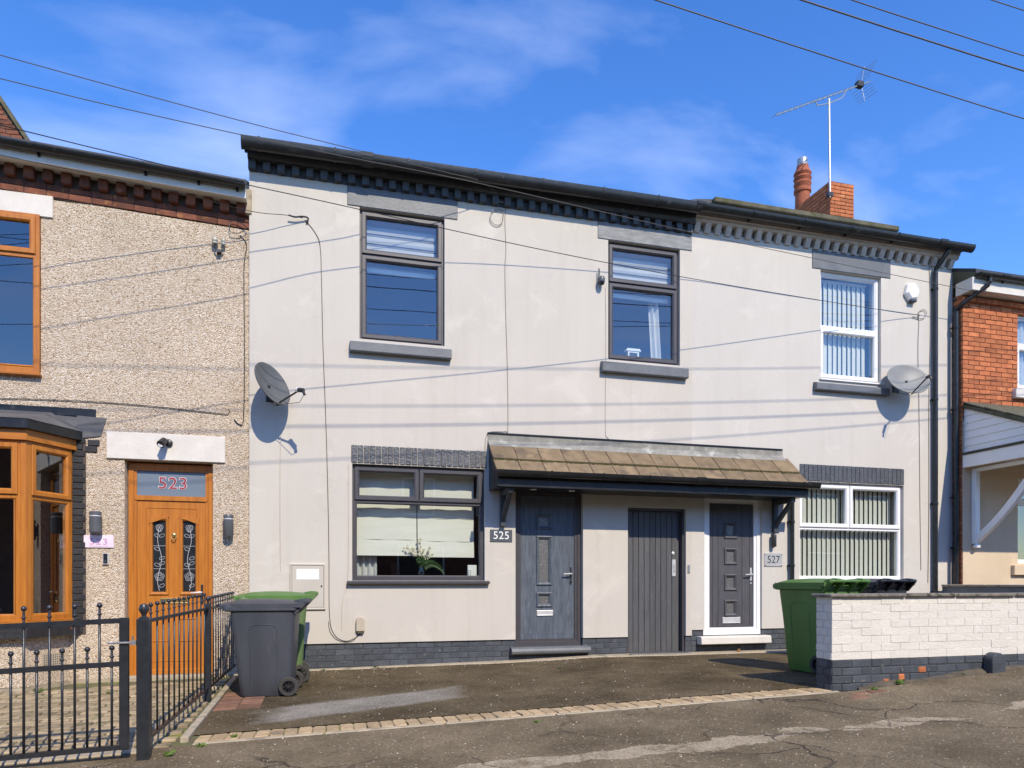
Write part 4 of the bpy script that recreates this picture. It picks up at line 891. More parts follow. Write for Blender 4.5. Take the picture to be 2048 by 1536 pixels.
# door 523
y = .155; x0, x1, z0, z1 = -2.24, -1.315, -.045, 2.465
b = MB(); b.ring(x0, x1, z0, z1, [(0, y+.09), (0, y), (.05, y), (.06, y+.012), (.085, y+.012), (.085, y+.09)]); b.box(x0 + .06, x1 - .06, y + .004, y + .088, 2.03, 2.085); part('door_frame', b, 'oak', h3)
b = MB(); b.box(x0 + .08, x1 - .08, y + .03, y + .04, 2.08, 2.395); fl = part('fanlight', b, 'fanlight_glass', h3)
xc = -1.765
lettering('number_outline', '523', .20, (xc, y + .026, 2.235), 'ink_pale', fl, .001, .006, 1.05, 1.08)
lettering('number', '523', .20, (xc, y + .0235, 2.235), 'ink_red', fl, .001, 0.0, 1.05, 1.08)
a, c, d, e = x0 + .088, x1 - .088, .0, 2.026
gl = [(-1.995, -1.835, .93, 1.80), (-1.665, -1.505, .93, 1.80)]
b = MB(); b.panel(a, c, d, e, gl, y + .022, y + .07); d3 = part('door', b, 'oak', h3)
r = MB(); r.ring(a + .09, c - .09, .10, e - .075, [(0, y+.024), (.004, y+.016), (.012, y+.016), (.016, y+.024)]); part('panel_line', r, 'oak', d3)
for i, l in enumerate(gl):
    r = MB(); r.ring(l[0] - .028, l[1] + .028, l[2] - .03, l[3] + .03, [(0, y+.024), (.004, y+.008), (.014, y+.004), (.034, y+.016), (.04, y+.04)]); part('light_moulding', r, 'oak', d3)
    p = MB(); p.box(l[0], l[1], y + .045, y + .052, l[2], l[3]); pn = part('pane', p, 'dark_glass', d3)
    w_ = MB(); s_ = 1 if i else -1
    if i == 0: w_.exy([(l[0] - .03, l[3] + .036), (l[0] - .03, l[3] - .05), (l[1] + .03, l[3] + .036)], y + .003, y + .045)
    else: w_.exy([(l[1] + .03, l[3] + .036), (l[0] - .03, l[3] + .036), (l[1] + .03, l[3] - .05)], y + .003, y + .045)
    part('arch_piece', w_, 'oak', d3)
    # leaded rose pattern
    q = MB(); xm = (l[0] + l[1])/2; yy = y + .043; R_ = .0028
    st = [(xm + .022 * math.sin(t_ * 9) * s_, yy, .95 + t_ * .72) for t_ in [i_/24 for i_ in range(25)]]; q.tube(st, R_, 4)
    for zz in (1.215, 1.49): q.tube([(l[0], yy, zz), (l[1], yy, zz)], R_ * .8, 4)
    def leaf(cx_, cz_, ang, ln_=.06, wd_=.018):
        pts = []
        for i_ in range(13):
            tt = i_/12 * 2 * math.pi; lx_ = ln_/2 * (1 - math.cos(tt)); lz_ = wd_ * math.sin(tt)
            pts.append((cx_ + lx_*math.cos(ang) - lz_*math.sin(ang), yy, cz_ + lx_*math.sin(ang) + lz_*math.cos(ang)))
        q.tube(pts, R_ * .8, 4)
    for (zz, sg) in ((1.60, 1), (1.60, -1), (1.44, -1), (1.33, 1), (1.27, 1), (1.25, -1), (1.0, 1)): leaf(xm, zz, rad(25) if sg > 0 else rad(155))
    for rr in (.018, .034, .05):   # full rose
        q.tube([(xm + rr * (1 + .12*math.sin(5*t_)) * math.cos(t_), yy, 1.12 + rr * (1 + .12*math.sin(5*t_)) * math.sin(t_)) for t_ in [i_/20*2*math.pi for i_ in range(21)]], R_ * .8, 4)
    for ang in (70, 90, 110): leaf(xm, 1.66, rad(ang), .085, .02)
    part('leading', q, 'ink_pale', pn)
b = MB()
for l in gl: b.ring(l[0] - .03, l[1] + .03, .34, .62, [(0, y+.024), (.004, y+.014), (.012, y+.014), (.016, y+.024)])
part('lower_panel', b, 'oak', d3)
b = MB(); b.lathe([(.030, 0), (.030, -.01), (.02, -.02), (.008, -.024)], (-1.75, y + .02, 1.62), 10, 'y'); b.tube([(-1.775, y + .005, 1.61), (-1.77, y - .012, 1.57), (-1.75, y - .016, 1.56), (-1.73, y - .012, 1.57), (-1.725, y + .005, 1.61)], .006, 6); part('knocker', b, 'brass', d3, smooth=True)
b = MB(); b.ring(-1.91, -1.58, .795, .87, [(0, y+.022), (.004, y+.008), (.012, y+.005), (.018, y+.014), (.018, y+.022)]); b.box(-1.895, -1.595, y + .012, y + .02, .81, .855); part('letter_plate', b, 'brass', d3, bevel=.003)
lever(d3, -1.44, .93, y + .022, plate='dark_plastic', m='steel')
b = MB(); b.box(x0, x1, YP - .06, y + .1, z0 - .12, z0 - .002); part('door_step', b, 'concrete', h3, bevel=.01)
b = MB(); b.quad((x0, .26, -.1), (x1, .26, -.1), (x1, .26, 2.5), (x0, .26, 2.5)); part('hall_lining', b, 'room_wall', h3)

# brick gable behind 523
YG = 4.5; q0, q1 = P(52, 282, YG), P(0, 204, YG); slp = (q1.z - q0.z) / (q0.x - q1.x)
rg = E('gable_house', (q0.x - 1.5, YG, 0), 'brown brick gable with a tiled verge rising behind the pebbledash house', 'house')
rx = q0.x; hw = 1.15; pk = q0.z + slp * hw
b = MB(); b.exy([(rx - 2*hw, q0.z - 3), (rx, q0.z - 3), (rx, q0.z - .02), (rx - hw, pk - .02), (rx - 2*hw, q0.z - .02)], YG + .004, YG + 4); gw = part('wall', b, 'mortar_dark', rg)
zz = q0.z - .6; k = 0
while zz < pk - .08:
    ins = max(0, (zz + .075 - q0.z) / slp); x_l, x_r = rx - 2*hw + ins, rx - ins; xx = x_l - (k % 2) * .11
    while xx < x_r - .05:
        xs_, xe = max(xx, x_l), min(xx + .225, x_r)
        if xe - xs_ > .05: place('brick', brick_mesh(round(xe - xs_ - .01, 2), .06, .066, .005, 'brick_dark', k % 3), ((xs_ + xe)/2, YG + .018, zz + .037), gw)
        xx += .225
    zz += .075; k += 1
b = MB(); b.exy([(rx + .10, q0.z - .10*slp), (rx - hw, pk + .02), (rx - 2*hw - .10, q0.z - .10*slp), (rx - 2*hw - .13, q0.z - .06*slp), (rx - hw, pk + .12), (rx + .13, q0.z - .06*slp)], YG - .05, YG + 4); part('roof', b, 'moss_tile', rg)

# ================================================================== HOUSE 529 (red brick, far right)
h9 = E('terraced_house', (12, 0, 0.2), 'orange-red brick house with tan rendered ground floor at the right edge', 'house')
YB = -.18; XB = 9.735
wq = P(2036, 620, YB); WB = (wq.x, wq.x + 1.1, 4.19, 5.42); LWB = (P(2036, 1000, YB).x, P(2036, 1000, YB).x + 1.3, 1.36, 2.75)
b = MB(); b.panel(XB + .012, 15, 3.60, 5.62, [WB], YB + .012, .4); wall9 = part('wall', b, 'mortar', h9)
bricks(wall9, XB + .004, 12.6, 3.68, 5.60, YB, 'red_brick', holes=[WB], d=.06)
b = MB(); b.panel(XB + .012, 15, -.3, 3.599, [LWB], YB + .004, .4); part('lower_wall', b, 'tan_render', h9)
# toothed return facing left
z = .75; k = 0
rt = part('return_wall', MB().box(XB + .008, XB + .3, YB + .013, .2, -.3, 5.6), 'mortar_dark', h9)
while z < 5.58:
    w_ = .165 if k % 2 else .10
    place('brick', brick_mesh(.05, w_, .066, .004, 'red_brick', k % 3), (XB + .028, YB + .014 + w_/2, z + .037), rt); z += .075; k += 1
for x_ in range(12):
    place('brick', brick_mesh(.105, .05, .066, .004, 'red_brick', x_ % 3), (XB + .06 + x_*.112, YB - .014, 5.53), wall9)
b = MB(); b.exx([(YB - .20, 5.60), (YB + .1, 5.60), (YB + .1, 5.80), (YB - .20, 5.80)], XB - .03, 15); part('fascia', b, 'white_paint', h9, bevel=.004)
gutter(h9, XB + .02, 15, YB - .26, 5.835, .06, [10.3, 11.0], unions=(10.25,))
roof_slab(h9, XB - .02, 15, YB - .25, 5.845, 3.9, 24)
downpipe(h9, [(9.98, YB - .26, 5.79), (9.98, YB - .26, 5.72), (9.96, YB - .25, 5.68), (9.70, YB - .02, 5.44), (9.685, -.11, 5.36), (9.685, -.11, 0.6)], .036, clips=[(9.685, -.11, z) for z in (5.1, 3.8, 2.4, 1.6)])
x0, x1, z0, z1 = WB
window(h9, x0, x1, z0, z1, YB + .06, 'white_pvc', [(x0 + .04, x1 - .04, 4.95, z1 - .06, 'fixed'), (x0 + .03, x1 - .03, z0 + .03, 4.90, 'sash')], fw=.055, trans=[(x0 + .03, x1 - .03, 4.925, .025)])
room(h9, x0, x1, z0, z1, .402)
b = MB(); b.box(x0 - .12, x1 + .1, YB - .07, YB + .05, z0 - .16, z0 - .005); part('sill', b, 'white_paint', h9, bevel=.008)
x0, x1, z0, z1 = LWB
window(h9, x0, x1, z0, z1, YB + .06, 'white_pvc', [(x0 + .05, x1 - .05, 2.35, z1 - .05, 'sash'), (x0 + .05, x1 - .05, z0 + .05, 2.32, 'fixed')], fw=.055, trans=[(x0 + .03, x1 - .03, 2.335, .02)])
room(h9, x0, x1, z0, z1, .402)
b = MB(); b.box(x0 - .14, x1 + .1, YB - .06, YB + .05, z0 - .19, z0 - .03); part('sill', b, 'tan_render', h9, bevel=.006)
# porch canopy of 529
pc9 = E('porch_canopy', (11.5, YB, 3.0), 'white boarded lean-to porch canopy with mossy tiles on the brick house', 'canopy')
yO = YB - 1.45; zT, zE, zBm = 3.86, 3.10, 3.06
def topz(yv): return zT + (zT - zE - .10) / 1.45 * (yv - YB)
prev = zBm
k = 0; zz = zBm + .015
while zz < zT - .06:      # shiplap boards on the cheek
    zt_ = min(zz + .118, zT - .05); yl = max(yO, YB - (zT - zz) / ((zT - zE - .10) / 1.45) + .02); yl2 = max(yO, YB - (zT - zt_) / ((zT - zE - .10) / 1.45) + .02)
    b = MB(); b.loft([[(XB + .035 - .010, YB - .002, zz), (XB + .035 - .010, yl, zz), (XB + .035, yl2, zt_), (XB + .035, YB - .002, zt_)], [(XB + .07, YB - .002, zz), (XB + .07, yl, zz), (XB + .07, yl2, zt_), (XB + .07, YB - .002, zt_)]])
    part('shiplap_board', b, 'white_pvc', pc9); zz += .120
b = MB(); b.exx([(YB, zT - .05), (YB, zT), (yO - .05, topz(yO - .05) + .02), (yO - .05, topz(yO - .05) - .05)], XB + .0, 14); part('roof_deck', b, 'moss_tile', pc9)
for r_ in range(4):
    for k in range(9):
        yc = YB - .18 - r_ * .36; xx = XB + .18 + k * .335
        place('roof_tile', brick_mesh(.328, .42, .025, .006, 'moss_tile', k % 3), (xx, yc, topz(yc) + .03), pc9, (math.atan2(zT - zE - .1, 1.45) + .03, 0, 0))
b = MB(); b.box(XB - .005, XB + .05, yO, YB - .002, zBm - .20, zBm); b.box(XB - .005, 14, yO, yO + .05, zBm - .20, zBm); part('beam', b, 'white_pvc', pc9, bevel=.006)
b = MB(); b.box(XB - .03, XB + .04, yO - .02, YB - .002, zBm + .002, zBm + .035); part('drip_trim', b, 'black_pvc', pc9)
b = MB(); b.box(XB + .05, 14, yO + .05, YB - .003, zBm - .06, zBm - .03); part('soffit', b, 'white_pvc', pc9)
xk = P(1951, 1000, YB - .04).x
b = MB(); b.box(xk - .045, xk + .045, YB - .085, YB - .001, 1.66, 2.86); bk = part('bracket', b, 'white_pvc', pc9, bevel=.012, seg=2)
b = MB(); b.lathe([(.05, 0), (.055, .03), (.03, .06)], (xk, YB - .06, 1.60), 10); part('bracket_foot', b, 'white_pvc', bk, smooth=True)
b = MB(); n = 10; ls = []
for i in range(n + 1):
    t_ = i/n; yy = YB - .06 - t_ * 1.05; zz = 1.72 + t_ * 1.12 - .10 * math.sin(math.pi * t_)
    ls.append([(xk - .035, yy - .035, zz - .035), (xk + .035, yy - .035, zz - .035), (xk + .035, yy + .035, zz + .035), (xk - .035, yy + .035, zz + .035)])
b.loft(ls); part('bracket_brace', b, 'white_pvc', bk)
b = MB(); b.box(xk - .04, xk + .04, YB - 1.2, YB - .08, 2.80, 2.86); part('bracket_arm', b, 'white_pvc', bk, bevel=.008)

# ================================================================== garden walls
gw_ = E('garden_wall', (6.2, -3.29, 0.05), 'low white-painted brick garden wall with dark base and weathered coping', 'wall')
WX0, WX1, WY0, WY1 = 4.615, 8.2, -3.40, -3.178
b = MB(); b.box(WX0 + .008, WX1, WY0 + .0035, WY1 - .004, .318, .905); core = part('white_face', b, 'white_mortar', gw_)
b = MB(); b.box(WX0 + .006, WX1, WY0 + .006, WY1 - .003, -.25, .3175); dk = part('dark_base', b, 'plinth_mortar', gw_)
bricks(core, WX0, WX1, .315, .915, WY0, 'white_brick', j=.003, ch=.002, wob=.0025, d=.05)
bricks(dk, WX0, WX1, -.06, .315, WY0, 'plinth', j=.008, ch=.005, wob=.003, d=.05, floor=lambda x: g(x, -3.4) - .02)
for k in range(13):
    z = -.06 + k * .075
    if z > .9: break
    m_ = 'white_brick' if z > .30 else 'plinth'
    for (ya, yb) in (((WY0 + .003, WY0 + .112), (WY0 + .115, WY1)) if k % 2 else ((WY0 + .052, WY1),)):
        place('brick', brick_mesh(.05, round(yb - ya - .006, 3), .068, .005, m_, k % 3), (WX0 + .025 + random.uniform(-.003, .003), (ya + yb)/2, z + .0375), core if z > .3 else dk)
x = WX0 - .035; k = 0
for ln_ in (.88, .62, .75, .66, .7):
    b = MB(); z0_ = .912 + random.uniform(-.003, .003); b.box(x, x + ln_ - .008, WY0 - .035, WY1 + .03, z0_, z0_ + .032); part('coping_slab', b, 'coping', gw_, bevel=.008); x += ln_
for (xx, zz) in ((5.62, .165), (5.38, .10), (5.2, .06)):
    b = MB(); b.box(xx, xx + .10 + random.uniform(-.03, .02), WY0 - .0055, WY0 + .01, zz, zz + .06); part('bare_brick', b, 'red_brick', gw_, bevel=.012)
b = MB(); n = 12; pr = [(.085 * math.cos(math.pi * i/n), .11 + .085 * math.sin(math.pi * i/n)) for i in range(n + 1)] + [(-.085, -.08), (.085, -.08)]
zc = g(6.50, -3.45)
b.exy([(6.50 + p[0], zc + p[1]) for p in pr], WY0 - .11, WY0 - .002); thing('stone_bollard', b, 'plinth', 'dark round-topped stub stone at the foot of the white garden wall', 'guard stone', bevel=.01, seg=2)
dv = E('garden_wall', (9.5, -1.6, 0.2), 'dark dividing wall with pale coping between the forecourts of 527 and the brick house', 'wall')
part('wall_face', MB().box(9.42, 9.62, -3.1, -.10, -.2, .985), 'grey_paint', dv)
for k in range(4): part('coping_slab', MB().box(9.39, 9.65, -3.1 + k*.75, -3.1 + k*.75 + .742, .986, 1.02), 'concrete', dv, bevel=.006)

# ================================================================== railing and gate of 523
def bar_mesh(h, r=.0075, ball=.017, collar=True):
    b = MB(); b.tube([(0, 0, 0), (0, 0, h)], r, 6); b.lathe([(r*1.7, h - .045), (r*1.7, h - .035)], (0, 0, 0), 8)
    b.lathe([(.003, h), (ball*.75, h + ball*.35), (ball, h + ball), (ball*.75, h + ball*1.65), (.002, h + ball*2)], (0, 0, 0), 8)
    me = b.mesh('bar'); me.materials.append(MATS['black_iron'])
    for p in me.polygons: p.use_smooth = True
    return me
fn = E('railing', (-1.12, -1.9, g(-1.12, -1.9)), 'black iron railing with ball-topped bars between the two forecourts', 'railing')
Q = [Vector((-1.185, -3.75, 0)), Vector((-1.10, -1.64, 0)), Vector((-1.05, 0.02, 0))]
def topr(v): return .785 + .02 * (v.y + 3.75) / 3.7
def botr(v): return g(v.x, v.y) + .115
def post(v, w_, h, ball):
    z0_ = g(v.x, v.y) - .1; b = MB(); b.box(v.x - w_/2, v.x + w_/2, v.y - w_/2, v.y + w_/2, z0_, h); po = part('post', b, 'black_iron', fn, bevel=.004)
    b = MB(); b.lathe([(w_*.42, 0), (w_*.42, .008), (w_*.2, .016), (w_*.2, .028), (ball*.6, .036), (ball*.95, .036 + ball*.6), (ball, .036 + ball), (ball*.7, .036 + ball*1.75), (.002, .036 + ball*2)], (v.x, v.y, h), 14); part('finial', b, 'black_iron', po, smooth=True)
post(Q[0], .078, .805, .034); post(Q[1], .055, .835, .024)
for a_, b_, nb in ((Q[0], Q[1], 12), (Q[1], Q[2], 11)):
    d_ = (b_ - a_).normalized(); s_ = Vector((-d_.y, d_.x, 0)) * .011
    for nm, fz, hh in (('top_rail', topr, .024), ('bottom_rail', botr, .026)):
        b = MB(); za, zb_ = fz(a_), fz(b_)
        b.hexa([(a_-s_)[:2] + (za - hh/2,), (b_-s_)[:2] + (zb_ - hh/2,), (b_+s_)[:2] + (zb_ - hh/2,), (a_+s_)[:2] + (za - hh/2,), (a_-s_)[:2] + (za + hh/2,), (b_-s_)[:2] + (zb_ + hh/2,), (b_+s_)[:2] + (zb_ + hh/2,), (a_+s_)[:2] + (za + hh/2,)])
        part(nm, b, 'black_iron', fn)
    bm_ = bar_mesh(topr(a_) + .085 - botr(a_))
    for k in range(nb):
        v = a_ + (b_ - a_) * ((k + 1) / (nb + 1)); place('bar', bm_, (v.x, v.y, botr(v)), fn)
gtE = E('gate', (-1.95, -3.75, g(-1.95, -3.75)), 'black iron gate with long and short ball-topped bars before the yard of 523', 'gate')
tl = .042
def gz(x_, z_): return z_ + tl * (x_ + 1.30)
GX0, GX1 = -2.62, -1.305
def rail(name, z_, hh):
    b = MB(); b.hexa([(GX0, -3.765, gz(GX0, z_) - hh/2), (GX1, -3.765, gz(GX1, z_) - hh/2), (GX1, -3.735, gz(GX1, z_) - hh/2), (GX0, -3.735, gz(GX0, z_) - hh/2), (GX0, -3.765, gz(GX0, z_) + hh/2), (GX1, -3.765, gz(GX1, z_) + hh/2), (GX1, -3.735, gz(GX1, z_) + hh/2), (GX0, -3.735, gz(GX0, z_) + hh/2)]); part(name, b, 'black_iron', gtE)
rail('top_rail', .795, .034); rail('middle_rail', .505, .034); rail('bottom_rail', -.055, .034)
for xx in (GX0, GX1): part('stile', MB().box(xx - .028, xx + .028, -3.768, -3.732, gz(xx, -.075), gz(xx, .814)), 'black_iron', gtE, bevel=.003)
bl, bs = bar_mesh(.795 + .09 + .055, .0085, .019), bar_mesh(.505 + .09 + .055, .0085, .019)
k = 0; xx = GX1 - .075
while xx > GX0 + .03:
    place('bar', bs if k % 2 == 0 else bl, (xx, -3.75, gz(xx, -.055)), gtE); xx -= .0735; k += 1
b = MB(); b.tube([(-1.40, -3.775, .645), (-1.215, -3.775, .645)], .008, 6); b.box(-1.26, -1.225, -3.79, -3.76, .63, .66); b.tube([(-1.245, -3.775, .65), (-1.245, -3.785, .69)], .007, 6); part('slide_bolt', b, 'galv', gtE)

# ================================================================== wheelie bins (front lip towards local -X, hinge and wheels at +X)
def rrect(cx_, cy_, hx, hy, r, z, n=4):
    pts = []
    for (sx, sy, a0) in ((1, 1, 0), (-1, 1, 90), (-1, -1, 180), (1, -1, 270)):
        for i in range(n + 1):
            a = rad(a0 + 90 * i/n); pts.append((cx_ + sx*(hx - r) + r*math.cos(a), cy_ + sy*(hy - r) + r*math.sin(a), z))
    return pts
def wheelie_bin(loc, rz, body, lid, label, scale=1.0):
    t = E('wheelie_bin', (0, 0, 0), label, 'bin', 'wheelie bins'); WLOC[t.name] = None
    b = MB(); H = .93
    L_ = [rrect(.0, 0, .235, .215, .05, .0), rrect(0, 0, .25, .225, .055, .02), rrect(-.005, 0, .268, .24, .06, .22), rrect(-.012, 0, .295, .26, .06, .60), rrect(-.02, 0, .325, .275, .06, .90), rrect(-.02, 0, .325, .275, .06, H)]
    b.loft(L_); bo = part('body', b, body, t, smooth=True)
    b = MB(); b.loft([rrect(-.03, 0, .335, .285, .05, .875), rrect(-.04, 0, .365, .295, .05, .885), rrect(-.04, 0, .368, .296, .05, .925), rrect(-.035, 0, .36, .29, .05, .945)]); part('rim', b, body, t, smooth=True)
    for sy in (-1, 1):     # moulded arch on each side
        pts = []
        for (u, z) in [(-.13, .05), (-.14, .3), (-.15, .60), (-.15, .68), (-.135, .72), (-.10, .74), (.07, .74), (.105, .72), (.12, .68), (.12, .6), (.115, .3), (.105, .05)]:
            yy = .215 + (.275 - .215) * min(1, z/.9); yy = .225 + (.24-.225)*min(1, max(0, (z-.02)/.2)) if z < .22 else (.24 + .02*(z-.22)/.38 if z < .6 else .26 + .015*(z-.6)/.3)
            pts.append((u, sy*(yy - .001), z))
        r = MB(); r.tube(pts, .006, 6); part('moulded_rib', r, body, bo, smooth=True)
    # lid
    b = MB(); nx, ny = 14, 10; top = []
    def lz(u, v): return .955 + .045 * (1 - abs(v)**3) * (0.35 + .65 * math.sin(math.pi * min(1, max(0, (u + .05)/1.1)))) - .02 * max(0, .18 - u) / .18
    loops = []
    for i in range(nx + 1):
        u = i/nx; x_ = -.44 + .80 * u; hw = .298 - .05 * max(0, .16 - u) / .16
        lp_ = [(x_, -hw + 2*hw*j/ny, lz(u, -1 + 2*j/ny)) for j in range(ny + 1)]; lo_ = [(p[0], p[1]*(1.0), p[2] - .018 - (.022 if j in (0, ny) else 0)) for j, p in enumerate(lp_)]
        loops.append(lp_ + lo_[::-1])
    b.loft(loops); ld = part('lid', b, lid, t, smooth=True)
    b = MB(); b.tube([(-.44, -.21, .945), (-.475, -.18, .935), (-.475, .18, .935), (-.44, .21, .945)], .012, 6); part('lid_grip', b, lid, ld, smooth=True)
    # hinge bar and lugs
    b = MB(); b.tube([(.395, -.27, .965), (.405, -.24, .97), (.405, .24, .97), (.395, .27, .965)], .015, 8); part('handle_bar', b, body, t, smooth=True)
    for yy in (-.25, -.09, .09, .25):
        b = MB(); b.exy([(.28, .86), (.30, .84), (.41, .95), (.42, .975), (.40, .99), (.34, .98), (.28, .95)], yy - .018, yy + .018); part('handle_lug', b, body, t, bevel=.004)
    for yy in (-.17, .17):
        b = MB(); b.exy([(.30, .955), (.38, .945), (.425, .96), (.425, .995), (.36, 1.0), (.28, .985)], yy - .03, yy + .03); part('lid_hinge', b, lid, ld, bevel=.004)
    # axle and wheels
    part('axle', MB().tube([(.235, -.27, .1), (.235, .27, .1)], .011, 8), 'dark_plastic', t)
    for sy in (-1, 1):
        c = (.235, sy*.255, .1)
        b = MB(); b.lathe([(.062, -.022), (.092, -.024), (.1, -.015), (.1, .015), (.092, .024), (.062, .022)], c, 22, 'y', wrap=True); wl = part('wheel', b, 'rubber', t, smooth=True)
        b = MB(); b.lathe([(.064, -.012), (.064, .012), (.056, .012), (.056, -.012)], c, 18, 'y', wrap=True); b.lathe([(.018, -.02), (.018, .02)], c, 10, 'y')
        for k in range(8):
            a = k * math.pi/4; b.tube([(c[0] + .015*math.cos(a), c[1] + sy*.006, c[2] + .015*math.sin(a)), (c[0] + .06*math.cos(a), c[1] + sy*.006, c[2] + .06*math.sin(a))], .006, 4)
        b.box(c[0] - .06, c[0] + .06, c[1] - .004, c[1] + .004, c[2] - .004, c[2] + .004)
        part('wheel_rim', b, 'dark_plastic', wl)
    t.location = loc; t.rotation_euler = (0, 0, rz); t.scale = (scale,)*3
    return t
def on(x_, y_): return (x_, y_, g(x_, y_) + .002)
wheelie_bin(on(-.555, -1.48), rad(-4), 'bin_grey', 'bin_grey', 'dark grey wheelie bin with grey lid standing beside the black railing', .96)
wheelie_bin(on(-.51, -.70), rad(3), 'bin_faded', 'bin_green', 'green-lidded wheelie bin behind the dark grey one near the railing', 1.01)
wheelie_bin(on(5.33, -2.35), rad(-84), 'bin_green', 'bin_green', 'green wheelie bin standing at the end of the white garden wall', 1.03)
wheelie_bin(on(6.62, -1.70), rad(-86), 'bin_dark', 'bin_dark', 'black wheelie bin showing only its lid above the white garden wall', 1.0)

# ================================================================== satellite dishes
def dish(c, n, w_, h_, arm, label, md, wallp):
    n = Vector(n).normalized(); rt_ = Vector((0, 0, 1)).cross(n).normalized(); up_ = n.cross(rt_).normalized(); c = Vector(c)
    t = E('satellite_dish', wallp, label, 'satellite dish')
    b = MB(); loops = []; N = 30
    def ringp(f, o): return [c + rt_ * (w_/2*f*math.cos(2*math.pi*k/N)) + up_ * (h_/2*f*math.sin(2*math.pi*k/N)) + n * (.075*f*f - .075 + o) for k in range(N)]
    loops = [ringp(f, 0) for f in (.02, .25, .5, .75, .93, 1.0)] + [ringp(1.02, -.003), ringp(1.02, -.016), ringp(.93, -.012), ringp(.5, -.008), ringp(.02, -.008)]
    b.loft(loops); part('reflector', b, md, t, smooth=True)
    bot = c - up_ * (h_*.46); tip = c + n * arm - up_ * (h_ * .50)
    b = MB(); b.tube([bot - n*.05, bot + (tip - bot)*.1, tip], .011, 6); part('feed_arm', b, 'dark_plastic', t)
    ax = (c - up_*.05 - tip).normalized(); b = MB(); b.tube([tip - ax*.06, tip - ax*.03, tip + ax*.02], [.025, .027, .024], 10); b.tube([tip - ax*.05, tip - ax*.05 - up_*.06], .018, 6); part('lnb', b, 'dark_plastic', t, smooth=True)
    b = MB(); b.tube([tip + ax*.02, tip + ax*.03, tip + ax*.05], [.03, .03, .02], 12); part('lnb_cap', b, 'white_pvc', t, smooth=True)
    wp = Vector(wallp); b = MB(); b.tube([wp, wp + Vector((0, -.09, 0)), c - n*.12, c - n*.06], .019, 8); b.box(wp.x - .06, wp.x + .06, -.012, -.001, wp.z - .09, wp.z + .09); part('mount', b, 'dark_plastic', t)
    b = MB(); b.tube([tip - ax*.05 - up_*.05, tip - up_*.13 - n*.06, bot + n*.05 - up_*.05, bot - n*.08, wp + Vector((0, -.02, -.1))], .0035, 5); part('lead', b, 'cable_black', t)
dc = P(546, 767, -.30); dish(dc, (.68, -.58, .40), .50, .56, .32, 'dark grey satellite dish beside the pebbledash join', 'dish_grey', (dc.x - .04, 0, dc.z - .06))
dc = P(1818, 757, -.26); dish(dc, (-.16, -.86, .42), .66, .55, .34, 'pale grey satellite dish beside the upper window of 527', 'dish_pale', (dc.x + .0, 0, dc.z - .06))

# ================================================================== fittings on the walls
# alarm bell box, a hexagon
p = P(1824, 584, -.04); b = MB()
hexo = [(.135*math.cos(rad(60*i + 12)), .155*math.sin(rad(60*i + 12))) for i in range(6)]
ab = E('alarm_box', (p.x, 0, p.z), 'white six-sided alarm bell box high on the wall of 527', 'alarm box')
b.loft([[(p.x + x_, -.001, p.z + z_) for x_, z_ in hexo], [(p.x + x_, -.05, p.z + z_) for x_, z_ in hexo], [(p.x + x_*.72, -.085, p.z + z_*.72) for x_, z_ in hexo]]); part('cover', b, 'white_plain', ab, bevel=.006)
b = MB(); b.box(p.x - .055, p.x + .065, -.078, -.02, p.z - .165, p.z - .118); part('strobe', b, 'plaque_blue' if 'plaque_blue' in MATS else 'ink_dark', ab, bevel=.01)
# dome camera
p = P(1203, 561, -.07); sc = E('security_camera', (p.x, 0, p.z), 'small black dome security camera beside an upper window', 'camera')
b = MB(); b.box(p.x - .03, p.x + .03, -.02, -.001, p.z - .02, p.z + .06); b.tube([(p.x, -.01, p.z + .03), (p.x, -.06, p.z + .05), (p.x, -.075, p.z + .03)], .014, 8); part('bracket', b, 'grey_plastic', sc)
b = MB(); b.lathe([(.01, .055), (.035, .05), (.045, .03), (.047, 0), (.044, -.02)], (p.x, -.075, p.z), 14); part('housing', b, 'grey_plastic', sc, smooth=True)
b = MB(); b.lathe([(.042, -.02), (.04, -.04), (.028, -.058), (.005, -.068)], (p.x, -.075, p.z), 14); part('dome', b, 'dark_glass', sc, smooth=True)
for s_ in (-.035, -.02): part('aerial', MB().tube([(p.x + s_, -.05, p.z + .0), (p.x + s_, -.05, p.z + .17)], .005, 5), 'dark_plastic', sc)
# meter cupboard
mb_ = E('meter_box', (-.2, 0, 1.0), 'cream meter cupboard with white label set in the wall behind the bins', 'meter box')
a0, a1 = P(580, 1127), P(651, 1219)
b = MB(); b.ring(a0.x, a1.x, a1.z, a0.z, [(0, .0), (0, -.022), (.012, -.026), (.022, -.02), (.022, 0)]); part('frame', b, 'box_paint', mb_)
md_ = part('door', MB().box(a0.x + .024, a1.x - .024, -.018, .0, a1.z + .024, a0.z - .024), 'box_paint', mb_, bevel=.003)
l0, l1 = P(593, 1138), P(638, 1159); part('label', MB().box(l0.x, l1.x, -.0205, -.017, l1.z, l0.z), 'white_plain', md_)
part('lock', MB().lathe([(.01, 0), (.01, -.008)], (P(643, 1172).x, -.018, P(643, 1172).z), 10, 'y'), 'dark_plastic', md_)
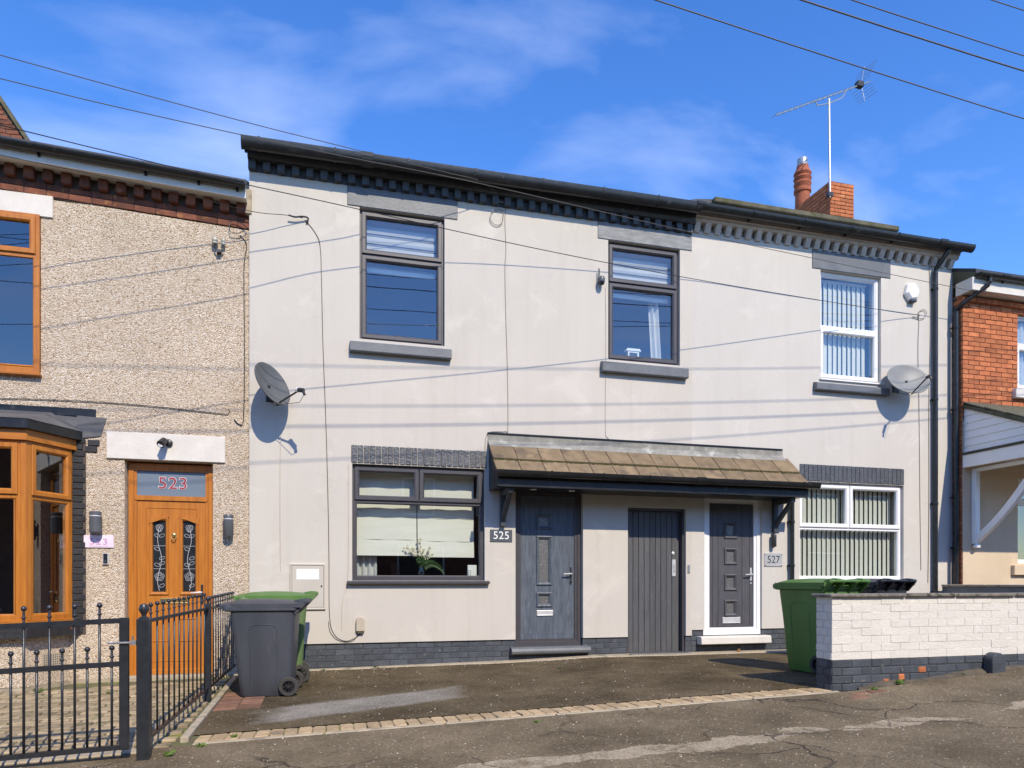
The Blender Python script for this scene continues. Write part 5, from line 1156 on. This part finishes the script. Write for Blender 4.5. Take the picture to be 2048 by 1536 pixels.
# phone line box
p0, p1 = P(712, 1233), P(729, 1262)
jb = E('junction_box', (p0.x, 0, p1.z), 'small beige round-topped cable box low on the wall of 525', 'cable box')
w_ = (p1.x - p0.x)/2; xc = (p0.x + p1.x)/2
pr = [(xc - w_, p1.z), (xc + w_, p1.z), (xc + w_, p0.z - w_*.9)] + [(xc + w_*math.cos(rad(a)), p0.z - w_*.9 + w_*.9*math.sin(rad(a))) for a in range(20, 180, 20)] + [(xc - w_, p0.z - w_*.9)]
part('cover', MB().exy(pr, -.055, -.001), 'beige_plastic', jb, bevel=.008, seg=2); part('gland', MB().box(xc - w_*.7, xc + w_*.7, -.045, -.012, p1.z - .025, p1.z), 'soil', jb)
# number plaques
def plaque(x0_, y0_, x1_, y1_, m_, label, txt, size, mi, sx=1.0, screws=False, space=1.0):
    a, c = P(x0_, y0_), P(x1_, y1_); Yw = 0
    e_ = E('number_plaque', ((a.x + c.x)/2, Yw, c.z), label, 'plaque'); bp_ = part('plate', MB().box(a.x, c.x, -.012, -.001, c.z, a.z), m_, e_, bevel=.002)
    lettering('number', txt, size, ((a.x + c.x)/2, -.0135, (a.z + c.z)/2), mi, bp_, .001, 0.0, sx, space)
    if screws:
        for xx in (a.x + .02, c.x - .02):
            for zz in (c.z + .02, a.z - .02): part('screw', MB().lathe([(.011, 0), (.011, -.006), (.006, -.009)], (xx, -.012, zz), 8, 'y'), 'galv', bp_)
plaque(980, 1059, 1024, 1084, 'plaque_grey', 'dark grey house number plaque reading 525 left of its door', '525', .145, 'white_plain', 1.0, space=1.05)
plaque(1528, 1106, 1564, 1133, 'plaque_steel', 'pale metal house number plaque reading 527 right of its door', '527', .155, 'ink_dark', .95, True)
a, c = P(168, 1070, YP), P(228, 1096, YP); e_ = E('number_plaque', (a.x, YP, c.z), 'pink and white house sign reading 523 under the left wall light', 'plaque')
bp_ = part('plate', MB().box(a.x, c.x, YP - .016, YP - .002, c.z, a.z), 'plaque_pink', e_, bevel=.004); lettering('number', '523', .10, ((a.x + c.x)/2, YP - .0175, (a.z + c.z)/2 - .004), 'pink_ink', bp_, .001, 0, 1.2, 1.1)
b = MB(); b.tube([((a.x + c.x)/2 - .1, YP - .017, c.z + .022), ((a.x + c.x)/2, YP - .017, c.z + .016), ((a.x + c.x)/2 + .1, YP - .017, c.z + .022)], .002, 4); part('flourish', b, 'pink_ink', bp_)
# door bell
a, c = P(206, 1106, YP), P(218, 1129, YP); e_ = E('door_bell', (a.x, YP, c.z), 'slim silver and black video door bell under the pink house sign', 'door bell')
part('case', MB().box(a.x, c.x, YP - .026, YP - .001, c.z, a.z), 'steel', e_, bevel=.004); part('face', MB().box(a.x + .010, c.x - .008, YP - .030, YP - .025, c.z + .012, a.z - .008), 'dark_glass', e_); part('button', MB().lathe([(.014, 0), (.014, -.004)], ((a.x + c.x)/2, YP - .030, c.z + .035), 12, 'y'), 'ink_dark', e_)
# cylinder wall lights
for (px0, py0, px1, py1, lab) in ((182, 1024, 209, 1067, 'charcoal cylinder wall light above the pink house sign'), (447, 1030, 470, 1073, 'charcoal cylinder wall light right of the orange door')):
    a, c = P(px0, py0, YP), P(px1, py1, YP); xc, r_ = (a.x + c.x)/2, (c.x - a.x)/2 * .9
    e_ = E('wall_light', (xc, YP, c.z), lab, 'wall light', 'cylinder wall lights'); h_ = a.z - c.z; yc = YP - r_ - .02
    part('body', MB().lathe([(r_*.9, .0), (r_*.92, .006), (r_, .012), (r_, h_*.76), (r_*.95, h_*.77)], (xc, yc, c.z), 18), 'grey_plastic', e_, smooth=True)
    part('lens', MB().lathe([(r_*.86, h_*.77), (r_*.86, h_*.85)], (xc, yc, c.z), 18), 'ink_pale', e_, smooth=True)
    part('cap', MB().lathe([(r_, h_*.855), (r_, h_*.97), (r_*.9, h_)], (xc, yc, c.z), 18), 'grey_plastic', e_, smooth=True)
    part('bracket', MB().box(xc - .025, xc + .025, YP - .04, YP - .001, c.z + .05, c.z + h_*.7), 'grey_plastic', e_)
# spot light on the white lintel
p = P(332, 886, YP - .03); e_ = E('spot_light', (p.x, YP - .025, p.z), 'small black spotlight on the white lintel over the orange door', 'spot light')
part('base', MB().lathe([(.045, 0), (.045, -.02), (.03, -.03)], (p.x + .03, YP - .026, p.z + .0), 14, 'y'), 'dark_plastic', e_, smooth=True)
b = MB(); b.tube([(p.x + .015, YP - .05, p.z + .02), (p.x - .005, YP - .11, p.z + .01), (p.x - .03, YP - .17, p.z - .045)], [.02, .04, .046], 12); part('head', b, 'dark_plastic', e_, smooth=True)
part('lens', MB().lathe([(.03, -.004), (.03, .0)], (p.x - .028, YP - .165, p.z - .045), 12, 'y'), 'steel', e_)
# coach light by 527
p = P(1548, 1080, -.05); e_ = E('wall_light', (p.x, 0, p.z - .1), 'narrow black and steel wall light above the 527 plaque', 'wall light')
part('back_plate', MB().box(p.x + .0, p.x + .05, -.02, -.001, p.z - .10, p.z + .09), 'steel', e_, bevel=.004); part('body', MB().lathe([(.03, -.10), (.034, -.09), (.034, .07), (.03, .08)], (p.x - .005, -.06, p.z), 12), 'dark_plastic', e_, smooth=True)
# keep plate on the render beside the passage door
p = P(1377, 1138); thing('latch_keep', MB().box(p.x - .015, p.x + .02, -.012, -.001, p.z - .06, p.z + .06), 'galv', 'small rusty latch keep on the wall beside the plank passage door', 'latch', bevel=.004)
# old insulators on the pebbledash
p = P(437, 490, YP - .05); e_ = E('insulator', (p.x, YP, p.z - .08), 'pair of old ceramic cable insulators on an iron hook on the pebbledash', 'insulator')
b = MB(); b.tube([(p.x - .04, YP - .05, p.z + .02), (p.x - .04, YP - .055, p.z - .04), (p.x, YP - .06, p.z - .085), (p.x + .05, YP - .055, p.z - .05), (p.x + .055, YP - .05, p.z + .03)], .009, 6); b.box(p.x - .02, p.x + .03, YP - .07, YP - .001, p.z - .09, p.z - .06); part('hook', b, 'black_iron', e_)
for xx, s_ in ((-.04, 1.2), (.055, .8)):
    part('cup', MB().lathe([(.018*s_, -.03), (.03*s_, -.02), (.03*s_, 0), (.022*s_, .006), (.03*s_, .014), (.03*s_, .034), (.02*s_, .05)], (p.x + xx, YP - .05, p.z + .03), 12), 'ceramic', e_, smooth=True)

# ================================================================== TV aerial on the chimney
YA = YC + .0
m0, m1 = P(1660, 395, YA - .03), P(1658, 198, YA - .03)
ta = E('television_aerial', (m0.x, YA - .03, m0.z), 'metal television aerial on a tall mast strapped to the brick chimney', 'aerial')
part('mast', MB().tube([m0, m1], .021, 8), 'galv', ta, smooth=True)
part('clamp', MB().box(m0.x - .06, m0.x + .06, YA - .06, YA + .0, m0.z + .02, m0.z + .10), 'dark_plastic', ta)
ba, bb_ = P(1551, 230, YA - .25), P(1740, 163, YA + .2)
part('boom', MB().tube([ba, bb_], .012, 6), 'galv', ta)
part('cradle', MB().tube([P(1631, 203, YA - .05), P(1634, 211, YA - .04), P(1658, 207, YA - .03), P(1685, 195, YA + .02), P(1693, 180, YA + .06)], .011, 6), 'galv', ta)
bd = (bb_ - ba).normalized(); el = bd.cross(Vector((0, 0, 1))).normalized(); 
for i in range(15):
    c = ba + (bb_ - ba) * (.0 + i * .058); part('element', MB().tube([c - el*.11, c + el*.11], .005, 4), 'galv', ta)
c = ba + (bb_ - ba) * .88; part('junction', MB().box(c.x - .07, c.x + .07, c.y - .05, c.y + .05, c.z - .04, c.z + .06), 'dark_plastic', ta)
for sv in (1, -1):
    for i in range(5):
        c = ba + (bb_ - ba) * (.90 + .008*i) + Vector((0, 0, sv * (.06 + .065*i))) + bd * (.03*i); part('reflector_rod', MB().tube([c - el*.22, c + el*.22], .005, 4), 'galv', ta)
    c0_ = ba + (bb_ - ba) * .90; part('reflector_arm', MB().tube([c0_, c0_ + Vector((0, 0, sv*.36)) + bd*.12], .006, 4), 'galv', ta)

# ================================================================== cables
def bez(pts, n=8):
    pts = [Vector(p) for p in pts]; o_ = []
    for i in range(len(pts) - 1):
        p0_, p1_, p2_, p3_ = pts[max(i-1, 0)], pts[i], pts[i+1], pts[min(i+2, len(pts)-1)]
        for k in range(n):
            t = k/n; o_.append(.5*((2*p1_) + (-p0_+p2_)*t + (2*p0_-5*p1_+4*p2_-p3_)*t*t + (-p0_+3*p1_-3*p2_+p3_)*t**3))
    return o_ + [pts[-1]]
def wall_cable(px_pts, m_, r_, label, Y_=-.006, name='wall_cable', cat='cable', curve=True):
    pts = [P(x_, y_, Y_) for x_, y_ in px_pts]
    return thing(name, MB().tube(bez(pts, 6) if curve else pts, r_, 5), m_, label, cat)
wall_cable([(610, 440), (628, 462), (640, 490), (643, 560), (646, 690), (652, 850), (656, 1000), (658, 1120), (659, 1230), (668, 1268), (690, 1282), (712, 1275), (725, 1262)], 'cable_black', .004, 'black cable running down the wall of 525 to the beige cable box')
wall_cable([(657, 1243), (660, 1263), (672, 1278), (690, 1284), (708, 1280), (718, 1262)], 'cable_black', .0035, 'short looped cable entering the wall left of the beige cable box')
wall_cable([(1012, 415), (1010, 440), (1012, 500), (1010, 540), (1012, 640), (1015, 740), (1016, 856), (1011, 863), (980, 864), (972, 875), (970, 898)], 'cable_grey', .0045, 'thin grey cable from the looped wire down to the canopy')
wall_cable([(1211, 575), (1212, 640), (1212, 720), (1211, 850), (1216, 876), (1240, 880), (1285, 882)], 'cable_pale', .004, 'thin pale cable below the dome camera')
wall_cable([(1838, 640), (1836, 700), (1838, 800), (1840, 1000), (1842, 1140)], 'cable_grey', .0045, 'thin grey cable down the wall of 527 past its dish')
wall_cable([(1858, 520), (1861, 640), (1858, 800), (1858, 1000), (1856, 1165)], 'cable_grey', .006, 'pale conduit running beside the black downpipe of 527')
wall_cable([(561, 872), (560, 1000), (561, 1140)], 'cable_pale', .005, 'pale cable under the dark satellite dish')
wall_cable([(697, 930), (697, 1080), (695, 1160), (685, 1205), (684, 1260)], 'cable_pale', .004, 'pale cable beside the ground floor window of 525')
wall_cable([(480, 470), (493, 490), (488, 540), (489, 700), (487, 835), (478, 848), (468, 838)], 'cable_black', .006, 'black cable down the pebbledash beside the join', YP - .012)
wall_cable([(458, 818), (456, 828), (430, 826), (300, 812), (180, 803), (60, 798), (0, 797), (-60, 796)], 'wire_dark', .005, 'dark cable running across the pebbledash above the door', YP - .012)
wall_cable([(497, 458), (480, 445), (462, 442), (460, 462), (478, 466), (494, 456)], 'cable_black', .005, 'coil of black cable at the join under the brick eaves', YP - .05)

def overhead(pts, m_, r_, label, sag=0.0, n=40):
    pts = [Vector(p) for p in pts]; o_ = bez(pts, 24)
    return thing('overhead_wire', MB().tube(o_, r_, 5), m_, label, 'wire')
def ext(a, b_, t): a, b_ = Vector(a), Vector(b_); return a + (b_ - a) * t
c0 = P(1840, 630, -.03)
overhead([c0, P(1776, 622, -.13), P(1433, 566, -.73), P(1087, 500, -1.18), P(653, 404, -1.63), P(475, 365, -1.80), P(200, 299, -2.08), P(0, 250, -2.25), ext(P(200, 299, -2.08), P(0, 250, -2.25), 6.5)], 'cable_black', .0045, 'dark wire slanting across the facades to the hook on the wall of 527')
overhead([P(1000, 392, -.05), P(960, 362, -.25), P(893, 345, -.42), P(748, 309, -.68), P(702, 297, -.76), P(518, 251, -1.01), P(250, 179, -1.34), P(0, 110, -1.6), ext(P(250, 179, -1.34), P(0, 110, -1.6), 5)], 'wire_dark', .0045, 'upper pale wire running from the eaves of 525 off to the left')
overhead([P(2120, 616, -.32), P(1910, 575, -.36), P(1620, 515, -.42), P(1385, 465, -.47), P(960, 367, -.72), P(700, 315, -.95), P(485, 270, -1.25), P(200, 206, -1.55), P(0, 157, -1.75), ext(P(200, 206, -1.55), P(0, 157, -1.75), 6)], 'wire_dark', .0045, 'long wire passing in front of the dentils of 525 and 527')
overhead([P(606, 436, -.04), P(570, 430, -.1), P(500, 422, -.2), P(350, 384, -.42), P(120, 335, -.7), P(0, 310, -.85), ext(P(120, 335, -.7), P(0, 310, -.85), 10)], 'cable_black', .004, 'short drop wire ending at the clamp near the left end of 525')
def street(a, b_, r_, label):
    a, b_ = Vector(a), Vector(b_); d_ = (b_ - a) / (b_.x - a.x); o_ = []
    for i in range(31):
        x_ = -16 + 40 * i/30; p_ = a + d_ * (x_ - a.x); p_.z += .0022 * (x_ - a.x) * (x_ - b_.x); o_.append(p_)
    thing('overhead_wire', MB().tube(o_, r_, 5), 'wire_dark', label, 'wire')
street((2.7, -3.54, 4.97 + ZC), (7.37, -3.06, 5.07 + ZC), .006, 'lowest of the street wires crossing the sky at upper right')
street((4.25, -3.45, 5.37 + ZC), (7.17, -3.23, 5.43 + ZC), .008, 'thick street wire crossing the upper right corner of the sky')
street((4.88, -3.36, 5.58 + ZC), (7.22, -3.19, 5.63 + ZC), .006, 'thinner street wire just above the thick one at upper right')
street((6.75, -3.22, 6.10 + ZC), (7.22, -3.19, 6.115 + ZC), .0055, 'topmost street wire in the extreme upper right corner')
# hooks and loops where the drop wires end
b = MB(); b.tube(bez([P(577, 430, -.06), P(590, 434, -.05), P(604, 433, -.05), P(616, 436, -.03), P(614, 445, -.02)], 4), .010, 6); b.tube([P(614, 445, -.02), P(614, 445, 0)], .012, 6); thing('wire_clamp', b, 'dark_plastic', 'black clamp holding the drop wire near the left end of 525', 'clamp')
b = MB(); b.tube(bez([P(1018, 378, -.04), P(1020, 395, -.04), P(1008, 405, -.03), P(992, 400, -.03)], 6), .006, 5); b.tube(bez([P(1008, 420, -.02), P(1004, 445, -.02), P(992, 450, -.02), P(981, 440, -.02), P(984, 424, -.02), P(996, 418, -.02), P(1008, 422, -.02)], 6), .0055, 5); thing('wire_loop', b, 'cable_grey', 'slack loop of wire under the dentils of 525', 'wire')
b = MB(); b.tube(bez([P(1825, 633, -.02), P(1845, 637, -.02), P(1853, 628, -.02), P(1848, 619, -.02), P(1838, 624, -.02), P(1837, 640, -.01)], 6), .0055, 5); b.tube([P(1838, 632, -.035), P(1838, 632, 0)], .010, 6); thing('wire_loop', b, 'cable_grey', 'small loop of wire at the hook above the dish of 527', 'wire')

# ================================================================== blinds, curtains and things in the windows
def zebra(x0, x1, zt, zb, label, y_=.17):
    e_ = E('window_blind', ((x0 + x1)/2, y_, zb), label, 'blind'); z = zt; k = 0
    part('backing', MB().box(x0, x1, y_ + .012, y_ + .016, zb + .02, zt), 'blind_dark', e_)
    while z > zb + .03:
        part('slat', MB().exx([(y_ + .004, z), (y_ - .006, z - .05), (y_ + .002, z - .085), (y_ + .010, z - .05)], x0, x1), 'blind_grey', e_); z -= .125; k += 1
    part('bottom_bar', MB().box(x0, x1, y_ - .012, y_ + .014, zb - .045, zb + .02), 'white_pvc', e_, bevel=.008)
zebra(W1[0] + .03, W1[1] - .10, W1[3] - .02, W1[2] + .96, 'grey banded blind in the upper left window of 525')
zebra(W2[0] + .03, W2[1] - .10, W2[3] - .02, W2[2] + .98, 'grey banded blind in the upper right window of 525')
def roman(x0, x1, zt, zb, label, y_=.25):
    e_ = E('window_blind', ((x0 + x1)/2, y_, zb), label, 'blind'); z = zt; n = 3; h_ = (zt - zb)/n; folds = [(zt, zt - .55 * (zt - zb)), (zt - .55*(zt - zb), zb + .21), (zb + .21, zb)]
    for i, (a, c) in enumerate(folds):
        b = MB(); ls = []
        for k in range(9):
            x_ = x0 + (x1 - x0) * k/8; dy_ = .006 * math.sin(k * 1.7 + i); o_ = -.012 * i
            ls.append([(x_, y_ + o_ + dy_, a + .004), (x_, y_ + o_ - .012 + dy_, (a + c)/2), (x_, y_ + o_ - .018 + dy_, c), (x_, y_ + o_ - .010 + dy_, c), (x_, y_ + o_ - .004 + dy_, (a + c)/2), (x_, y_ + o_ + .008 + dy_, a + .004)])
        b.loft(ls); part('fold', b, 'blind_cream', e_, smooth=True)
roman(LW[0] + .03, 1.165, LW[3] - .02, 1.40, 'left cream roman blind in the ground floor window of 525')
roman(1.178, LW[1] - .10, LW[3] - .02, 1.385, 'right cream roman blind in the ground floor window of 525')
def vertical_blind(x0, x1, zt, zb, n, label, y_=.19, ang=18, skip=()):
    e_ = E('window_blind', ((x0 + x1)/2, y_, zb), label, 'blind'); part('head_rail', MB().box(x0, x1, y_ - .02, y_ + .02, zt - .03, zt), 'white_pvc', e_)
    me = None; w_ = .089
    for k in range(n):
        x_ = x0 + (x1 - x0) * (k + .5)/n
        if me is None:
            b = MB(); ls = [[(-w_/2 + w_*i/4, .006 * math.sin(math.pi*i/4), zb), (-w_/2 + w_*i/4, .006 * math.sin(math.pi*i/4), zt - .03), (-w_/2 + w_*i/4, .006*math.sin(math.pi*i/4) + .0015, zt - .03), (-w_/2 + w_*i/4, .006*math.sin(math.pi*i/4) + .0015, zb)] for i in range(5)]
            b.loft(ls); me = b.mesh('slat'); me.materials.append(MATS['slat_cream'])
        place('slat', me, (x_, y_, 0), e_, (0, 0, rad(ang + random.uniform(-4, 4))))
vertical_blind(W3[0] + .02, W3[1] - .12, W3[3] - .06, W3[2] + .03, 11, 'cream vertical blind in the upper window of 527')
vertical_blind(LW7[0] + .02, LW7[1] - .06, LW7[3] - .05, LW7[2] + .03, 21, 'cream vertical blind in the ground floor window of 527')
def curtain(x0, x1, zt, zb, label, y_=.21, folds=4, m_='curtain', lean=0.0):
    b = MB(); ls = []; N = folds * 8
    for i in range(N + 1):
        u = i/N; yy = y_ + .03 * math.sin(u * folds * 2 * math.pi)
        ls.append([(x0 + (x1 - x0)*u + lean, yy, zb), (x0 + (x1 - x0)*u, yy, zt), (x0 + (x1 - x0)*u, yy + .004, zt), (x0 + (x1 - x0)*u + lean, yy + .004, zb)])
    return thing('curtain', b.loft(ls), m_, label, 'curtain', smooth=True)
curtain(LW[0] + .02, LW[0] + .33, 1.6, LW[2] + .04, 'white curtain in the left corner of the ground floor window of 525', .34)
curtain(4.50, 4.66, 5.15, W2[2] + .04, 'pale curtain hanging in the upper right window of 525', .24, 2, lean=.06)
curtain(WB[0] + .04, WB[0] + .8, 5.4, WB[2] + .03, 'net curtain in the upper window of the red brick house', YB + .16, 6, 'net_curtain')
# little house ornament
p = P(1267, 706, .14); e_ = E('window_ornament', (p.x, .16, W2[2] + .05), 'small white wooden house ornament on an upper window sill', 'ornament')
zb = W2[2] + .035
part('body', MB().ring(p.x - .085, p.x + .085, zb, zb + .16, [(0, .20), (0, .14), (.022, .14), (.022, .20)]), 'white_plain', e_); part('back', MB().box(p.x - .07, p.x + .07, .185, .195, zb + .015, zb + .145), 'beige_plastic', e_)
part('roof', MB().exy([(p.x - .115, zb + .16), (p.x + .115, zb + .16), (p.x + .095, zb + .195), (p.x - .095, zb + .195)], .13, .21), 'white_plain', e_)
for s_ in (-.025, .025): part('figure', MB().lathe([(.018, 0), (.02, .03), (.008, .055), (.015, .07), (.004, .085)], (p.x + s_, .165, zb + .024), 8), 'ink_dark', e_, smooth=True)
# vase of flowers
zb = LW[2] + .055; xv = P(843, 1150, .14).x; yv = .16
fv = E('flower_vase', (xv, yv, zb), 'glass vase of cream flowers and fern leaves in the ground floor window', 'vase')
part('vase', MB().lathe([(.035, 0), (.045, .01), (.05, .05), (.032, .11), (.03, .13), (.04, .15), (.037, .15), (.027, .13), (.028, .11), (.045, .05), (.035, .012)], (xv, yv, zb), 16), 'vase_glass', fv, smooth=True)
rs = random.Random(5)
st_ = MB(); lf = MB(); fl_ = MB()
def blade(b_, p0_, p1_, w_, droop=.03, nrm=Vector((0, -1, .3))):
    p0_, p1_ = Vector(p0_), Vector(p1_); sd_ = (p1_ - p0_).cross(nrm).normalized() * w_; mid = (p0_ + p1_)/2 + Vector((0, 0, droop))
    b_.add([p0_, mid - sd_, p1_, mid + sd_], [(0, 1, 2, 3)])
for (dx_, dz_, nb) in ((-.20, .27, 16), (-.02, .38, 14), (.10, .25, 15), (-.11, .25, 12), (.03, .22, 12), (.15, .17, 9)):
    base = Vector((xv, yv, zb + .10)); tip = Vector((xv + dx_, yv - .02 + rs.uniform(-.02, .02), zb + .12 + dz_)); pts = bez([base, (base + tip)/2 + Vector((0, 0, .03)), tip], 6); st_.tube(pts, .0025, 4)
    for k in range(nb):
        c = pts[min(len(pts) - 1, int(len(pts) * (.45 + .55 * k/nb)))] + Vector((rs.uniform(-.028, .028), rs.uniform(-.02, .02), rs.uniform(-.02, .02))); r_ = rs.uniform(.008, .015)
        fl_.lathe([(.002, -r_), (r_*.8, -r_*.5), (r_, 0), (r_*.7, r_*.6), (.002, r_)], c, 6)
for k in range(46):
    a = rs.uniform(0, math.pi); rr = rs.uniform(.03, .11); p0_ = Vector((xv + rs.uniform(-.02, .03), yv, zb + .14 + rs.uniform(0, .07))); blade(lf, p0_, p0_ + Vector((rr * math.cos(a), rs.uniform(-.05, .03), rr * math.sin(a))), rs.uniform(.008, .018))
fr = bez([Vector((xv + .02, yv - .02, zb + .13)), Vector((xv + .12, yv - .03, zb + .17)), Vector((xv + .22, yv - .03, zb + .12)), Vector((xv + .28, yv - .03, zb + .04))], 8); lf.tube(fr, .002, 4)
for i, p_ in enumerate(fr[2:]):
    ln_ = .055 * (1 - i/len(fr)) + .012
    for s_ in (1, -1): blade(lf, p_, p_ + Vector((.02, -.01, s_ * ln_)), .006, 0)
part('stem', st_, 'leaf_green', fv); part('leaves', lf, 'leaf_green', fv)['kind'] = 'stuff'; part('blossom', fl_, 'petal', fv, smooth=True)['kind'] = 'stuff'
# plug-in gadget
p = P(944, 1137, .15); zb = LW[2] + .052; e_ = E('white_gadget', (p.x, .16, zb), 'small white box with sockets in the right corner of the window', 'device')
part('case', MB().box(p.x - .06, p.x + .06, .13, .19, zb, zb + .155), 'white_plain', e_, bevel=.006); part('socket_strip', MB().box(p.x - .055, p.x - .005, .118, .129, zb + .0, zb + .10), 'white_plain', e_, bevel=.003)
for k in range(3): part('socket', MB().box(p.x - .038, p.x - .022, .1165, .119, zb + .02 + k*.027, zb + .03 + k*.027), 'ink_dark', e_)
thing('picture_frame', MB().ring(.98, 1.12, 1.12, 1.36, [(0, 1.9), (0, 1.88), (.02, 1.88), (.02, 1.9)]).box(1.0, 1.1, 1.895, 1.9, 1.14, 1.34), 'beige_plastic', 'pale picture hanging in the dark room behind the flowers', 'picture')

# ================================================================== weeds, a dead leaf, loose grit
def weed(x_, y_, s_, n, label, seed):
    rs_ = random.Random(seed); b = MB(); z_ = g(x_, y_); s_ *= .75
    for k in range(n):
        a = rs_.uniform(0, 2*math.pi); l_ = s_ * rs_.uniform(.5, 1.1); p0_ = Vector((x_ + rs_.uniform(-.4, .4)*s_, y_ + rs_.uniform(-.4, .4)*s_, z_)); blade(b, p0_, p0_ + Vector((l_*math.cos(a), l_*math.sin(a), l_*rs_.uniform(.3, 1.0))), l_*.16, l_*.2, Vector((math.sin(a), -math.cos(a), .5)))
    thing('weed', b, 'weed', label, 'weed')
weed(-.86, -3.56, .05, 26, 'bright weed on the footway beside the first edging paver', 1)
weed(-.66, -3.38, .045, 22, 'weed growing in the joints of the paver edging near its left end', 2)
weed(-1.04, -3.74, .06, 26, 'weed at the foot of the thick railing post', 3)
weed(.62, -.06, .05, 24, 'weed at the foot of the dark plinth under the window of 525', 4)
weed(-.02, -.08, .04, 18, 'weed at the foot of the dark plinth behind the bins', 5)
weed(2.75, -.95, .04, 16, 'small weed on the driveway before the door of 525', 6)
weed(5.33, -3.47, .07, 46, 'clump of grass at the foot of the white garden wall', 7)
weed(6.1, -3.45, .05, 26, 'low weed at the foot of the white garden wall near the dark stub stone', 8)
weed(4.95, -3.56, .05, 30, 'mossy weed beside the red pavers at the corner of the white wall', 9)
weed(-2.9, -.62, .07, 36, 'weed growing in the yard below the bay window', 10)
weed(-2.15, -.95, .05, 24, 'weed between the yard pavers before the orange door', 11)
weed(1.62, -3.68, .04, 18, 'tiny weed on the footway before the middle of the driveway', 12)
p_ = (5.74, -.13); b = MB(); z_ = g(*p_) + .012
b.add([(p_[0]-.04, p_[1], z_), (p_[0], p_[1]-.03, z_+.015), (p_[0]+.045, p_[1]+.0, z_+.05), (p_[0]+.005, p_[1]+.02, z_+.03)], [(0, 1, 3), (1, 2, 3)]); b.add([(p_[0]-.02, p_[1], z_), (p_[0]+.02, p_[1]-.03, z_+.01), (p_[0]+.0, p_[1]-.01, z_+.055)], [(0, 1, 2)])
thing('dead_leaf', b, 'dead_leaf', 'curled brown leaf on the concrete below the white door step', 'leaf')
rs = random.Random(11); b = MB()
for k in range(420):
    x_ = rs.uniform(-1.0, 7.0); y_ = rs.uniform(-5.2, -.15) if k % 3 else rs.uniform(-.25, -.08); s_ = rs.uniform(.003, .008)
    if x_ > 4.6 and -3.4 < y_ < -3.15: continue
    z_ = g(x_, y_); b.add([(x_ - s_, y_ - s_*.7, z_), (x_ + s_, y_ - s_*.5, z_), (x_ + s_*.6, y_ + s_, z_), (x_ - s_*.7, y_ + s_*.8, z_), (x_, y_, z_ + s_*1.1)], [(0, 1, 4), (1, 2, 4), (2, 3, 4), (3, 0, 4)])
tag(part('grit', b, 'sand_pebble'), 'pale grit scattered over the tarmac', 'grit', kind='stuff')
# soil and broken mortar along the foot of the garden wall
b = MB(); ls = []
for i in range(60):
    x_ = 4.9 + i * .028 * (1 + i/60); w__ = (.045 + .025 * math.sin(i*.31) + rs.uniform(-.012, .012)) * min(1, i/8); h__ = (.028 + .012*math.sin(i*.23) + rs.uniform(-.006, .006)) * min(1, i/8); z_ = g(x_, -3.42)
    ls.append([(x_, -3.38, z_ - .05), (x_, -3.38, z_ + h__), (x_, -3.41, z_ + h__*.9), (x_, -3.42 - w__, z_ + .004), (x_, -3.43 - w__, z_ - .04)])
tag(part('soil_bank', b.loft(ls), 'soil', smooth=True), 'brown soil along the foot of the garden wall', 'soil', kind='stuff')
